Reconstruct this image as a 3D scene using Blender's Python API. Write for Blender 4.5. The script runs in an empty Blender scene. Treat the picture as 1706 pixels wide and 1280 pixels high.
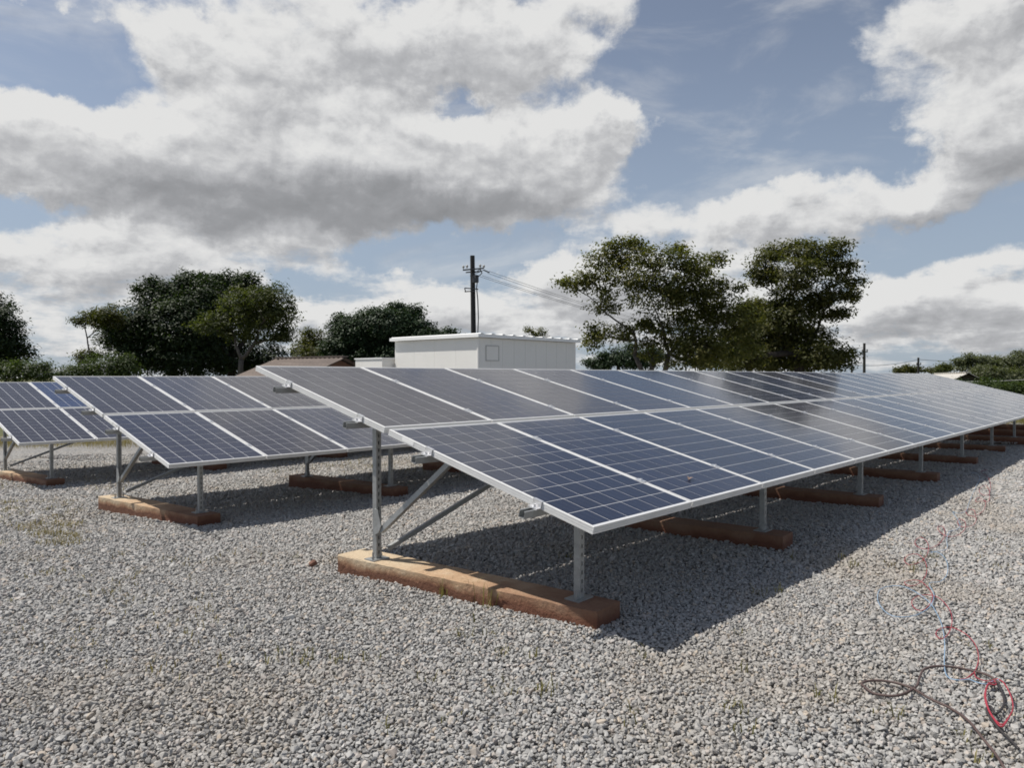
import bpy, bmesh, math, random
import numpy as np
from mathutils import Vector, Matrix, Euler

# ------------------------------------------------------------------ camera, world, sun
scene = bpy.context.scene
col = scene.collection
R = math.radians
H0 = 0.605                                   # height of the front array's low edge over the gravel
CAM = Vector((-3.0176, -2.1526, 0.7472 + H0))
YAW, PITCH, FPX = 0.7296, -0.0100, 1240.76   # the photograph's pixels: 1706 x 1280
FW = Vector((math.cos(YAW) * math.cos(PITCH), math.sin(YAW) * math.cos(PITCH), math.sin(PITCH)))
RT = Vector((math.sin(YAW), -math.cos(YAW), 0))
UP = RT.cross(FW)
cd = bpy.data.cameras.new('camera')
cd.sensor_width = 36.0
cd.lens = FPX / 1706 * 36
cd.clip_end = 3000
cam = bpy.data.objects.new('camera', cd)
col.objects.link(cam)
cam.matrix_world = Matrix(((RT.x, UP.x, -FW.x, CAM.x), (RT.y, UP.y, -FW.y, CAM.y), (RT.z, UP.z, -FW.z, CAM.z), (0, 0, 0, 1)))
scene.camera = cam
scene.view_settings.view_transform = 'Standard'
scene.view_settings.look = 'None'
scene.view_settings.exposure = 0.0
scene.view_settings.gamma = 1.0
scene.view_settings.use_curve_mapping = False
scene.cycles.use_denoising = True
scene.cycles.filter_width = 1.75              # the lens is a little soft
scene.cycles.max_bounces = 6
scene.cycles.diffuse_bounces = 2
scene.cycles.transparent_max_bounces = 12

SUN_AZ, SUN_EL = R(124), R(59.5)               # azimuth from +X towards +Y
sun_dir = Vector((math.cos(SUN_EL) * math.cos(SUN_AZ), math.cos(SUN_EL) * math.sin(SUN_AZ), math.sin(SUN_EL)))
sl = bpy.data.lights.new('sun', 'SUN')
sl.energy = 5.0
sl.angle = R(0.53)
sl.color = (1.0, 0.95, 0.87)
so = bpy.data.objects.new('sun', sl)
so.rotation_euler = sun_dir.to_track_quat('Z', 'Y').to_euler()
col.objects.link(so)


GY, GZ = (-30.0, 1.6, 5.0, 10.0, 30.0), (0.0, 0.0, -0.13, -0.245, -0.47)     # the yard falls gently away from the camera


def pix_dir(px, py):
    return FW + RT * ((px - 853) / FPX) - UP * ((py - 640) / FPX)


def at(px, py, depth):
    return CAM + pix_dir(px, py) * depth


def ground_z(x, y):
    return float(np.interp(y, GY, GZ))


def on_ground(px, py):
    d = pix_dir(px, py)
    t = 5.0
    for _ in range(40):
        p = CAM + d * t
        t = (ground_z(p.x, p.y) - CAM.z) / d.z
    return CAM + d * t


class NT:
    """small helper for building node trees"""
    def __init__(self, tree):
        self.t = tree
        tree.nodes.clear()

    def n(self, kind, ins=None, **props):
        nd = self.t.nodes.new(kind)
        for k, v in props.items():
            setattr(nd, k, v)
        if ins:
            for k, v in ins.items():
                s = nd.inputs[k]
                if isinstance(v, bpy.types.NodeSocket):
                    self.t.links.new(v, s)
                else:
                    s.default_value = v
        return nd

    def math(self, op, a, b=0.0, c=0.0, clamp=False):
        nd = self.n('ShaderNodeMath', {0: a, 1: b, 2: c}, operation=op)
        nd.use_clamp = clamp
        return nd.outputs[0]

    def ramp(self, fac, stops, interp='LINEAR'):
        nd = self.n('ShaderNodeValToRGB', {0: fac})
        cr = nd.color_ramp
        cr.interpolation = interp
        while len(cr.elements) < len(stops):
            cr.elements.new(0.5)
        for e, (p, c) in zip(cr.elements, stops):
            e.position = p
            e.color = (*c, 1) if len(c) == 3 else c
        return nd.outputs[0]

    def mix(self, fac, a, b, mode='MIX'):
        nd = self.n('ShaderNodeMix', data_type='RGBA', blend_type=mode)
        for s, v in ((nd.inputs[0], fac), (nd.inputs[6], a), (nd.inputs[7], b)):
            if isinstance(v, bpy.types.NodeSocket):
                self.t.links.new(v, s)
            elif isinstance(v, (int, float)):
                s.default_value = v
            else:
                s.default_value = (*v, 1)
        return nd.outputs[2]

    def smooth(self, v, lo, hi):
        nd = self.n('ShaderNodeMapRange', {0: v, 1: lo, 2: hi}, interpolation_type='SMOOTHSTEP')
        return nd.outputs[0]

    def noise(self, vec, scale, detail=4.0, rough=0.55, dist=0.0, dim='3D'):
        nd = self.n('ShaderNodeTexNoise', {'Scale': scale, 'Detail': detail, 'Roughness': rough, 'Distortion': dist}, noise_dimensions=dim)
        if vec is not None:
            self.t.links.new(vec, nd.inputs['Vector'])
        return nd.outputs[0]


# ---- sky: Sky Texture with broken cumulus, all in azimuth / elevation of the view direction
def px_azel(px, py):
    d = pix_dir(px, py).normalized()
    return math.degrees(math.atan2(d.y, d.x)), math.degrees(math.asin(d.z))


world = bpy.data.worlds.new('World')
scene.world = world
world.use_nodes = True
W = NT(world.node_tree)

# cloud banks: centre and half size as seen in the photograph, and weight
BANKS = [
    (520, 290, 470, 105, 1.15), (250, 280, 400, 100, 1.0), (800, 280, 260, 95, 0.95), (120, 250, 260, 85, 0.9), (960, 225, 170, 62, 0.85), (1050, 205, 100, 40, 0.8),
    (560, 110, 330, 160, 1.1), (340, 120, 160, 90, 0.75), (800, 60, 200, 100, 0.95), (890, 90, 130, 70, 0.5),
    (120, 420, 260, 60, 0.65), (360, 420, 260, 52, 0.6), (560, 388, 140, 34, 0.65), (130, 470, 200, 50, 0.4),
    (1600, 25, 210, 62, 1.15), (1650, 180, 165, 120, 1.25), (1462, 140, 46, 60, 0.55), (1720, 250, 200, 60, 0.9), (1000, 15, 70, 40, 0.7),
    (1400, 345, 260, 62, 1.05), (1215, 375, 110, 46, 0.7), (1075, 362, 66, 40, 0.75), (1560, 320, 120, 40, 0.5), (1290, 410, 120, 46, 0.5),
    (970, 460, 120, 80, 1.0), (860, 520, 200, 70, 0.6), (690, 490, 120, 42, 0.6), (560, 540, 160, 40, 0.4), (150, 540, 420, 60, 0.45),
    (1620, 505, 170, 80, 0.95), (1470, 505, 80, 50, 0.75), (1200, 540, 400, 70, 0.35), (1120, 440, 150, 60, 0.5), (90, -8, 260, 30, 0.5),
]
HOLES = [(120, 105, 225, 82, 1.1), (690, 14, 60, 46, 0.75), (760, 165, 75, 34, 0.8), (1220, 120, 220, 180, 1.0), (1240, 265, 240, 48, 0.6),
         (860, 410, 270, 36, 0.8), (660, 420, 120, 22, 0.4), (1560, 405, 190, 44, 0.8), (20, 345, 90, 30, 0.55), (1480, 240, 80, 60, 0.5), (560, 480, 140, 30, 0.35)]
GREYS = [(560, 335, 330, 50, 0.75), (360, 340, 240, 46, 0.3), (640, 110, 160, 60, 0.22), (800, 330, 180, 36, 0.35), (1660, 262, 200, 48, 0.5), (1640, 25, 170, 44, 0.3),
         (1420, 385, 220, 30, 0.3), (80, 470, 180, 34, 0.15), (1010, 520, 240, 34, 0.2), (1610, 545, 180, 26, 0.25)]


def cloud_group(name, items, with_noise):
    """field of cloud in the plane (azimuth, elevation) in degrees"""
    g = bpy.data.node_groups.new(name, 'ShaderNodeTree')
    g.interface.new_socket('V', in_out='INPUT', socket_type='NodeSocketVector')
    g.interface.new_socket('D', in_out='OUTPUT', socket_type='NodeSocketFloat')
    N = NT(g)
    gi = N.n('NodeGroupInput')
    go = N.n('NodeGroupOutput')
    v = gi.outputs[0]
    wn = N.n('ShaderNodeTexNoise', {'Vector': v, 'Scale': 0.14, 'Detail': 7.0, 'Roughness': 0.64})
    off = N.n('ShaderNodeVectorMath', {0: wn.outputs['Color'], 1: (0.5, 0.5, 0.5)}, operation='SUBTRACT').outputs[0]
    off = N.n('ShaderNodeVectorMath', {0: off, 1: (9.0, 6.0, 0.0)}, operation='MULTIPLY').outputs[0]
    wv = N.n('ShaderNodeVectorMath', {0: v, 1: off}, operation='ADD').outputs[0]
    acc = None
    for (px, py, rx, ry, w) in items:
        az, el = px_azel(px, py)
        a1, e1 = px_azel(px + rx, py)
        a2, e2 = px_azel(px, py - ry)
        sx, sy = abs(a1 - az) * 1.45, abs(e2 - el) * 1.45
        cv = wv if acc is None else N.n('ShaderNodeVectorMath', {0: wv, 1: N.math('MULTIPLY', acc, 1e-9)}, operation='ADD').outputs[0]
        mp = N.n('ShaderNodeMapping', {'Vector': cv, 'Location': (-az / sx, -el / sy, 0), 'Scale': (1 / sx, 1 / sy, 0)})
        ln = N.n('ShaderNodeVectorMath', {0: mp.outputs[0]}, operation='LENGTH').outputs['Value']
        b = N.smooth(ln, 1.0, 0.15)
        acc = N.math('MULTIPLY', b, w) if acc is None else N.math('MULTIPLY_ADD', b, w, acc)
    if with_noise:
        # a cloud layer overhead: features shrink towards the horizon
        sp_ = N.n('ShaderNodeSeparateXYZ', {0: v})
        ra = N.math('MULTIPLY', sp_.outputs[0], math.pi / 180)
        rr_ = N.math('DIVIDE', 1.0, N.math('ADD', N.math('SINE', N.math('MULTIPLY', N.math('MAXIMUM', sp_.outputs[1], -2.0), math.pi / 180)), 0.17))
        pv = N.n('ShaderNodeCombineXYZ', {0: N.math('MULTIPLY', rr_, N.math('COSINE', ra)), 1: N.math('MULTIPLY', rr_, N.math('SINE', ra)), 2: N.math('MULTIPLY', sp_.outputs[1], 0.05)}).outputs[0]
        f1 = N.noise(pv, 2.3, 9.0, 0.60, 0.15)
        sv = N.n('ShaderNodeMapping', {'Vector': v, 'Scale': (0.8, 1.1, 1)}).outputs[0]
        f2 = N.noise(sv, 0.33, 9.0, 0.62, 0.2)
        nn = N.math('MULTIPLY_ADD', N.math('SUBTRACT', f1, 0.5), 1.8, N.math('MULTIPLY', N.math('SUBTRACT', f2, 0.5), 2.1))
        low = N.math('MULTIPLY', N.smooth(sp_.outputs[1], 12.0, 5.0), N.math('MULTIPLY', N.math('SUBTRACT', f1, 0.29), 1.8))
        nn = N.math('ADD', nn, low)
        acc = N.math('ADD', acc, nn)
    g.links.new(acc, go.inputs[0])
    return g


G_bank = cloud_group('cloud_banks', BANKS + [(x, y, a, b, -w) for x, y, a, b, w in HOLES], True)
G_grey = cloud_group('cloud_bases', GREYS, False)
tc = W.n('ShaderNodeTexCoord')
sep = W.n('ShaderNodeSeparateXYZ', {0: tc.outputs['Generated']})
az = W.math('MULTIPLY', W.math('ARCTAN2', sep.outputs[1], sep.outputs[0]), 57.29578)
el = W.math('MULTIPLY', W.math('ARCSINE', sep.outputs[2]), 57.29578)
V = W.n('ShaderNodeCombineXYZ', {0: az, 1: el}).outputs[0]
V2 = W.n('ShaderNodeVectorMath', {0: V, 1: (0.5, 1.25, 0)}, operation='ADD').outputs[0]


def grp(g, v):
    nd = W.n('ShaderNodeGroup')
    nd.node_tree = g
    world.node_tree.links.new(v, nd.inputs[0])
    return nd.outputs[0]


d0, d1 = grp(G_bank, V), grp(G_bank, V2)
gr = grp(G_grey, V)
# away from the photographed quarter the sky goes on half covered; a thin deck lies on the horizon
azd = W.math('ABSOLUTE', W.math('SUBTRACT', az, math.degrees(YAW)))
outside = W.math('MAXIMUM', W.smooth(azd, 38, 60), W.smooth(el, 28, 42))
D = W.math('SUBTRACT', d0, W.math('MULTIPLY', outside, 0.40))
wisp_v = W.n('ShaderNodeMapping', {'Vector': V, 'Scale': (0.35, 1.0, 1), 'Rotation': (0, 0, 0.12)}).outputs[0]
wisp = W.math('MULTIPLY', W.smooth(W.noise(wisp_v, 0.22, 8.0, 0.6, 0.5), 0.46, 0.78), 0.5)
alpha = W.math('MAXIMUM', W.smooth(D, 0.04, 0.90), wisp)
nv = W.n('ShaderNodeMapping', {'Vector': V, 'Scale': (0.85, 1.25, 1)}).outputs[0]
nv2 = W.n('ShaderNodeVectorMath', {0: nv, 1: (0.25, 0.75, 0)}, operation='ADD').outputs[0]
tex = W.math('SUBTRACT', W.noise(nv2, 0.40, 7.0, 0.58, 0.4), W.noise(nv, 0.40, 7.0, 0.58, 0.4))
thick = W.math('MULTIPLY', W.smooth(d1, 0.35, 1.8), 0.38)
slope = W.math('MULTIPLY', W.math('SUBTRACT', d1, d0), 0.38)
shade = W.math('ADD', W.math('ADD', W.math('MULTIPLY_ADD', tex, 1.0, W.math('ADD', thick, 0.10)), slope), W.math('MULTIPLY', gr, 0.85))
ccol = W.ramp(W.math('DIVIDE', W.math('MAXIMUM', shade, 0.0), 1.7), [(0.0, (12.2, 12.2, 12.1)), (0.14, (11.0, 11.05, 11.1)), (0.38, (7.7, 7.8, 8.05)), (0.70, (5.2, 5.3, 5.55)), (1.0, (4.2, 4.3, 4.5))])
sky = W.n('ShaderNodeTexSky', sky_type='NISHITA')
sky.sun_disc = False
sky.sun_elevation = SUN_EL
sky.sun_rotation = math.pi / 2 - SUN_AZ
sky.altitude = 1200
sky.air_density = 1.0
sky.dust_density = 1.6
skc = W.n('ShaderNodeHueSaturation', {'Saturation': 0.72, 'Value': 1.66, 'Color': sky.outputs[0]}).outputs[0]
skc = W.mix(W.math('MULTIPLY', W.smooth(el, 26, 1), 0.75), skc, (5.3, 6.5, 8.1))      # pale humid air low down
skyc = W.mix(alpha, skc, ccol)
bg = W.n('ShaderNodeBackground', {'Color': skyc, 'Strength': 0.062})
wo = W.n('ShaderNodeOutputWorld', {'Surface': bg.outputs[0]})

random.seed(7)
rng = np.random.default_rng(7)


# ------------------------------------------------------------------ helpers
def tag(o, label=None, cat=None, group=None, kind=None):
    if label:
        o['label'] = label
    if cat:
        o['category'] = cat
    if group:
        o['group'] = group
    if kind:
        o['kind'] = kind
    return o


def empty(name, loc=(0, 0, 0)):
    o = bpy.data.objects.new(name, None)
    o.empty_display_size = 0.2
    o.location = loc
    col.objects.link(o)
    return o


def link(name, mesh, parent=None, loc=(0, 0, 0), rot=None):
    o = bpy.data.objects.new(name, mesh)
    o.location = loc
    if rot is not None:
        o.rotation_euler = rot
    col.objects.link(o)
    if parent:
        o.parent = parent
    return o


class MB:
    """collects boxes, tubes and loose faces into one mesh"""
    def __init__(self):
        self.v, self.f = [], []

    def add(self, vs, fs):
        b = len(self.v)
        self.v += [tuple(x) for x in vs]
        self.f += [tuple(i + b for i in f) for f in fs]
        return self

    def box(self, x0, x1, y0, y1, z0, z1):
        vs = [(x, y, z) for z in (z0, z1) for x, y in ((x0, y0), (x1, y0), (x1, y1), (x0, y1))]
        return self.add(vs, [(3, 2, 1, 0), (4, 5, 6, 7), (0, 1, 5, 4), (1, 2, 6, 5), (2, 3, 7, 6), (3, 0, 4, 7)])

    def obox(self, a, b, w, h, up=(0, 0, 1)):
        """bar of section w x h from a to b"""
        a, b = Vector(a), Vector(b)
        d = (b - a).normalized()
        s = d.cross(Vector(up)).normalized()
        u = s.cross(d)
        vs = [p + s * (i * w / 2) + u * (j * h / 2) for p in (a, b) for i, j in ((-1, -1), (1, -1), (1, 1), (-1, 1))]
        return self.add(vs, [(0, 1, 2, 3), (7, 6, 5, 4), (4, 5, 1, 0), (5, 6, 2, 1), (6, 7, 3, 2), (7, 4, 0, 3)])

    def tube(self, pts, rad, n=6, cap=True):
        pts = [Vector(p) for p in pts]
        if not isinstance(rad, (list, tuple)):
            rad = [rad] * len(pts)
        b = len(self.v)
        prev = None
        for i, p in enumerate(pts):
            t = (pts[min(i + 1, len(pts) - 1)] - pts[max(i - 1, 0)])
            t = t.normalized() if t.length > 1e-9 else Vector((0, 0, 1))
            if prev is None:
                s = t.cross(Vector((0.31, 0.22, 0.92)))
                if s.length < 1e-3:
                    s = t.cross(Vector((1, 0, 0)))
            else:
                s = prev - t * prev.dot(t)
            s.normalize()
            prev = s
            u = t.cross(s)
            for k in range(n):
                a = 2 * math.pi * k / n
                self.v.append(tuple(p + s * (math.cos(a) * rad[i]) + u * (math.sin(a) * rad[i])))
        for i in range(len(pts) - 1):
            for k in range(n):
                k2 = (k + 1) % n
                self.f.append((b + i * n + k, b + i * n + k2, b + (i + 1) * n + k2, b + (i + 1) * n + k))
        if cap:
            self.f.append(tuple(b + k for k in range(n))[::-1])
            self.f.append(tuple(b + (len(pts) - 1) * n + k for k in range(n)))
        return self

    def prism(self, prof, y0, y1, axis='Y'):
        """closed profile [(a,b)] extruded along an axis"""
        n = len(prof)
        if axis == 'Y':
            vs = [(a, y, b) for y in (y0, y1) for a, b in prof]
        elif axis == 'X':
            vs = [(y, a, b) for y in (y0, y1) for a, b in prof]
        else:
            vs = [(a, b, y) for y in (y0, y1) for a, b in prof]
        fs = [(i, (i + 1) % n, n + (i + 1) % n, n + i) for i in range(n)] + [tuple(range(n))[::-1], tuple(range(n, 2 * n))]
        return self.add(vs, fs)

    def mesh(self, name, mat, smooth=False, fix=True):
        me = bpy.data.meshes.new(name)
        me.from_pydata(self.v, [], self.f)
        if mat:
            me.materials.append(mat)
        if fix:
            bm = bmesh.new()
            bm.from_mesh(me)
            bmesh.ops.recalc_face_normals(bm, faces=bm.faces)
            bm.to_mesh(me)
            bm.free()
        if smooth:
            me.polygons.foreach_set('use_smooth', [True] * len(me.polygons))
        me.update()
        return me

    def obj(self, name, mat, parent=None, loc=(0, 0, 0), smooth=False):
        return link(name, self.mesh(name, mat, smooth), parent, loc)


# ------------------------------------------------------------------ materials
def new_mat(name):
    m = bpy.data.materials.new(name)
    m.use_nodes = True
    N = NT(m.node_tree)
    out = N.n('ShaderNodeOutputMaterial')
    return m, N, out


def bsdf(N, out, **kw):
    b = N.n('ShaderNodeBsdfPrincipled', kw)
    N.t.links.new(b.outputs[0], out.inputs[0])
    return b


def bump(N, h, strength, dist=0.01):
    return N.n('ShaderNodeBump', {'Height': h, 'Strength': strength, 'Distance': dist}).outputs[0]


def mat_plain(name, c, rough=0.5, metal=0.0, var=0.15, scale=8.0, coat=0.0, bmp=0.0):
    m, N, out = new_mat(name)
    tcx = N.n('ShaderNodeTexCoord')
    nz = N.noise(tcx.outputs['Object'], scale, 6.0, 0.6)
    k = N.math('MULTIPLY_ADD', N.math('SUBTRACT', nz, 0.5), 2 * var, 1.0)
    cc = N.n('ShaderNodeVectorMath', {0: tuple(c), 'Scale': k}, operation='SCALE').outputs[0]
    ins = {'Base Color': cc, 'Metallic': metal, 'Coat Weight': coat,
           'Roughness': N.math('MULTIPLY_ADD', N.math('SUBTRACT', nz, 0.5), 0.3, rough)}
    if bmp:
        ins['Normal'] = bump(N, nz, bmp)
    bsdf(N, out, **ins)
    return m


def mat_galv():
    m, N, out = new_mat('galvanised_steel')
    tcx = N.n('ShaderNodeTexCoord')
    sp = N.n('ShaderNodeTexVoronoi', {'Vector': tcx.outputs['Object'], 'Scale': 55.0}).outputs['Color']
    g = N.n('ShaderNodeRGBToBW', {0: sp}).outputs[0]
    nz = N.noise(tcx.outputs['Object'], 5.0, 5.0, 0.6)
    f = N.math('MULTIPLY_ADD', g, 0.25, N.math('MULTIPLY', nz, 0.75))
    c = N.ramp(f, [(0.25, (0.27, 0.28, 0.28)), (0.75, (0.44, 0.45, 0.45))])
    bsdf(N, out, **{'Base Color': c, 'Metallic': 0.55, 'Roughness': N.math('MULTIPLY_ADD', f, 0.25, 0.38)})
    return m


def mat_cell():
    m, N, out = new_mat('solar_cell')
    oi = N.n('ShaderNodeObjectInfo')
    tcx = N.n('ShaderNodeTexCoord')
    geo = N.n('ShaderNodeNewGeometry')
    cr = N.n('ShaderNodeTexVoronoi', {'Vector': tcx.outputs['Object'], 'Scale': 85.0}).outputs['Color']
    g = N.n('ShaderNodeRGBToBW', {0: cr}).outputs[0]
    big = N.noise(geo.outputs['Position'], 2.2, 3.0, 0.5)
    k = N.math('ADD', N.math('MULTIPLY_ADD', g, 0.35, 0.70), N.math('MULTIPLY_ADD', oi.outputs['Random'], 0.22, N.math('MULTIPLY', big, 0.25)))
    c = N.n('ShaderNodeVectorMath', {0: oi.outputs['Color'], 'Scale': k}, operation='SCALE').outputs[0]
    # silver contact bars printed on the cell: three along the panel, pitch 52 mm
    sx = N.n('ShaderNodeSeparateXYZ', {0: tcx.outputs['Object']})
    w = N.math('ABSOLUTE', N.math('SUBTRACT', N.math('MODULO', N.math('ADD', sx.outputs[0], 10.0 * 0.159), 0.052), 0.026))
    bar = N.math('LESS_THAN', w, 0.0008)
    c = N.mix(N.math('MULTIPLY', bar, 0.2), c, (0.35, 0.36, 0.38))
    dust = N.noise(geo.outputs['Position'], 1.3, 6.0, 0.6)
    c = N.mix(N.math('MULTIPLY_ADD', dust, 0.035, 0.0), c, (0.30, 0.27, 0.24))
    b = bsdf(N, out, **{'Base Color': c, 'Roughness': 0.40, 'IOR': 1.35, 'Specular IOR Level': 0.1, 'Coat Weight': 0.75, 'Coat Roughness': 0.09, 'Coat IOR': 1.33})
    return m


def mat_backsheet():
    m, N, out = new_mat('white_backsheet')
    geo = N.n('ShaderNodeNewGeometry')
    dust = N.noise(geo.outputs['Position'], 1.3, 6.0, 0.6)
    c = N.mix(N.math('MULTIPLY_ADD', dust, 0.20, 0.03), (0.72, 0.73, 0.75), (0.50, 0.47, 0.43))
    bsdf(N, out, **{'Base Color': c, 'Roughness': 0.4, 'Coat Weight': 0.75, 'Coat Roughness': 0.09, 'Coat IOR': 1.33})
    return m


def mat_alu():
    m, N, out = new_mat('anodised_aluminium')
    tcx = N.n('ShaderNodeTexCoord')
    nz = N.noise(tcx.outputs['Object'], 4.0, 6.0, 0.65)
    c = N.ramp(nz, [(0.3, (0.62, 0.62, 0.615)), (0.7, (0.72, 0.72, 0.715))])
    bsdf(N, out, **{'Base Color': c, 'Metallic': 0.15, 'Roughness': N.math('MULTIPLY_ADD', nz, 0.2, 0.45)})
    return m


def mat_concrete():
    m, N, out = new_mat('stained_shaded_concrete')
    tcx = N.n('ShaderNodeTexCoord')
    geo = N.n('ShaderNodeNewGeometry')
    oi = N.n('ShaderNodeObjectInfo')
    p = N.n('ShaderNodeVectorMath', {0: geo.outputs['Position']}, operation='ADD').outputs[0]
    n1 = N.noise(p, 3.2, 7.0, 0.62)
    n2 = N.noise(p, 22.0, 6.0, 0.65)
    base = N.ramp(N.math('MULTIPLY_ADD', n2, 0.35, N.math('MULTIPLY', n1, 0.65)), [(0.30, (0.33, 0.205, 0.125)), (0.5, (0.44, 0.295, 0.18)), (0.72, (0.50, 0.40, 0.29))])
    sz = N.n('ShaderNodeSeparateXYZ', {0: tcx.outputs['Object']})
    # red soil splashed on the foot of the beam
    lvl = N.math('MULTIPLY_ADD', N.math('SUBTRACT', n1, 0.5), 0.16, sz.outputs[2])
    soil = N.smooth(lvl, 0.085, 0.03)
    c = N.mix(N.math('MULTIPLY', soil, 0.85), base, (0.20, 0.085, 0.045))
    wet = N.smooth(N.math('MULTIPLY_ADD', N.math('SUBTRACT', n2, 0.5), 0.04, lvl), 0.036, 0.028)
    c = N.mix(N.math('MULTIPLY', wet, 0.75), c, (0.11, 0.042, 0.024))
    # redder towards the low end of each beam
    red = N.smooth(N.math('MULTIPLY_ADD', n1, 0.9, N.math('MULTIPLY', sz.outputs[1], 0.75)), 1.15, 0.35)
    red = N.math('MAXIMUM', red, N.n('ShaderNodeSeparateColor', {0: oi.outputs['Color']}).outputs[0])  # shade under the arrays put into the colour of the marked beams
    c = N.mix(N.math('MULTIPLY', red, N.math('MULTIPLY_ADD', n2, 0.5, 0.52)), c, (0.155, 0.062, 0.036))
    pale = N.math('MULTIPLY', N.smooth(N.math('MULTIPLY_ADD', n1, 0.8, sz.outputs[1]), 1.2, 2.2), N.smooth(lvl, 0.05, 0.10))
    pale = N.math('MULTIPLY', pale, N.math('SUBTRACT', 0.75, N.n('ShaderNodeSeparateColor', {0: oi.outputs['Color']}).outputs[0], clamp=True))
    c = N.mix(pale, c, (0.54, 0.45, 0.32))
    bsdf(N, out, **{'Base Color': c, 'Roughness': 0.9, 'Normal': bump(N, N.math('ADD', n2, n1), 0.7, 0.02)})
    return m


def mat_stone():
    m, N, out = new_mat('crushed_stone')
    oi = N.n('ShaderNodeObjectInfo')
    geo = N.n('ShaderNodeNewGeometry')
    tcx = N.n('ShaderNodeTexCoord')
    c = N.ramp(oi.outputs['Random'], [(0.0, (0.16, 0.156, 0.15)), (0.15, (0.275, 0.269, 0.258)), (0.45, (0.335, 0.327, 0.314)), (0.78, (0.40, 0.391, 0.376)),
                                      (0.88, (0.41, 0.37, 0.345)), (0.94, (0.44, 0.37, 0.29)), (0.97, (0.32, 0.27, 0.24)), (1.0, (0.52, 0.515, 0.50))])
    sp = N.noise(tcx.outputs['Object'], 90.0, 3.0, 0.7)
    c = N.mix(N.math('MULTIPLY', N.math('SUBTRACT', sp, 0.30), 0.9, clamp=True), c, (0.47, 0.46, 0.445))
    big = N.noise(geo.outputs['Position'], 0.55, 4.0, 0.6)
    dusty = N.smooth(big, 0.50, 0.68)
    c = N.mix(N.math('MULTIPLY', dusty, 0.30), c, (0.33, 0.27, 0.20))
    bsdf(N, out, **{'Base Color': c, 'Roughness': 0.9, 'Normal': bump(N, sp, 0.25, 0.004)})
    return m


def mat_gravel_sheet():
    m, N, out = new_mat('gravel_sheet')
    geo = N.n('ShaderNodeNewGeometry')
    P = geo.outputs['Position']
    vo = N.n('ShaderNodeTexVoronoi', {'Vector': P, 'Scale': 26.0})
    g = N.n('ShaderNodeRGBToBW', {0: vo.outputs['Color']}).outputs[0]
    c = N.ramp(g, [(0.0, (0.12, 0.12, 0.115)), (0.3, (0.25, 0.245, 0.24)), (0.65, (0.33, 0.325, 0.315)), (0.9, (0.38, 0.34, 0.30)), (1.0, (0.44, 0.43, 0.42))])
    edge = N.smooth(vo.outputs['Distance'], 0.40, 0.70)
    c = N.mix(N.math('MULTIPLY', edge, 0.6), c, (0.07, 0.065, 0.06))
    big = N.noise(P, 0.55, 4.0, 0.6)
    c = N.mix(N.math('MULTIPLY', N.smooth(big, 0.52, 0.72), 0.35), c, (0.33, 0.27, 0.17))
    h = N.math('SUBTRACT', 1.0, vo.outputs['Distance'])
    bsdf(N, out, **{'Base Color': c, 'Roughness': 0.95, 'Normal': bump(N, h, 0.9, 0.02)})
    return m


def mat_land():
    m, N, out = new_mat('savanna_ground')
    geo = N.n('ShaderNodeNewGeometry')
    n1 = N.noise(geo.outputs['Position'], 0.12, 6.0, 0.6)
    n2 = N.noise(geo.outputs['Position'], 3.0, 6.0, 0.7)
    f = N.math('MULTIPLY_ADD', n2, 0.5, N.math('MULTIPLY', n1, 0.5))
    c = N.ramp(f, [(0.3, (0.05, 0.06, 0.018)), (0.5, (0.09, 0.095, 0.03)), (0.62, (0.15, 0.13, 0.05)), (0.75, (0.22, 0.14, 0.08))])
    bsdf(N, out, **{'Base Color': c, 'Roughness': 0.95, 'Normal': bump(N, n2, 0.8, 0.1)})
    return m


def mat_leaf(name, c1, c2, c3, trans=0.35):
    """leaf: the colour varies leaf by leaf through the mesh attribute 'tone'"""
    m, N, out = new_mat(name)
    at_ = N.n('ShaderNodeAttribute', attribute_name='tone')
    c = N.ramp(at_.outputs['Fac'], [(0.0, c1), (0.55, c2), (1.0, c3)])
    b = N.n('ShaderNodeBsdfPrincipled', {'Base Color': c, 'Roughness': 0.55, 'Specular IOR Level': 0.35})
    tcol = N.mix(1.0, c, (1.25, 1.35, 0.55), 'MULTIPLY')
    t = N.n('ShaderNodeBsdfTranslucent', {'Color': tcol})
    mx = N.n('ShaderNodeMixShader', {0: trans, 1: b.outputs[0], 2: t.outputs[0]})
    N.t.links.new(mx.outputs[0], out.inputs[0])
    return m


def mat_bark(name, c):
    m, N, out = new_mat(name)
    tcx = N.n('ShaderNodeTexCoord')
    mp = N.n('ShaderNodeMapping', {'Vector': tcx.outputs['Object'], 'Scale': (6, 6, 1.4)}).outputs[0]
    nz = N.noise(mp, 2.0, 6.0, 0.65)
    cc = N.ramp(nz, [(0.3, tuple(x * 0.5 for x in c)), (0.7, tuple(x * 1.35 for x in c))])
    bsdf(N, out, **{'Base Color': cc, 'Roughness': 0.9, 'Normal': bump(N, nz, 0.8, 0.03)})
    return m


def mat_corrugated(name, c1, c2, scale=1.0):
    m, N, out = new_mat(name)
    tcx = N.n('ShaderNodeTexCoord')
    mp = N.n('ShaderNodeMapping', {'Vector': tcx.outputs['Object'], 'Scale': (2.5, 0.35, 1)}).outputs[0]
    nz = N.noise(mp, 1.6 * scale, 6.0, 0.65)
    c = N.ramp(nz, [(0.3, c1), (0.7, c2)])
    bsdf(N, out, **{'Base Color': c, 'Roughness': 0.6, 'Metallic': 0.2})
    return m


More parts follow.
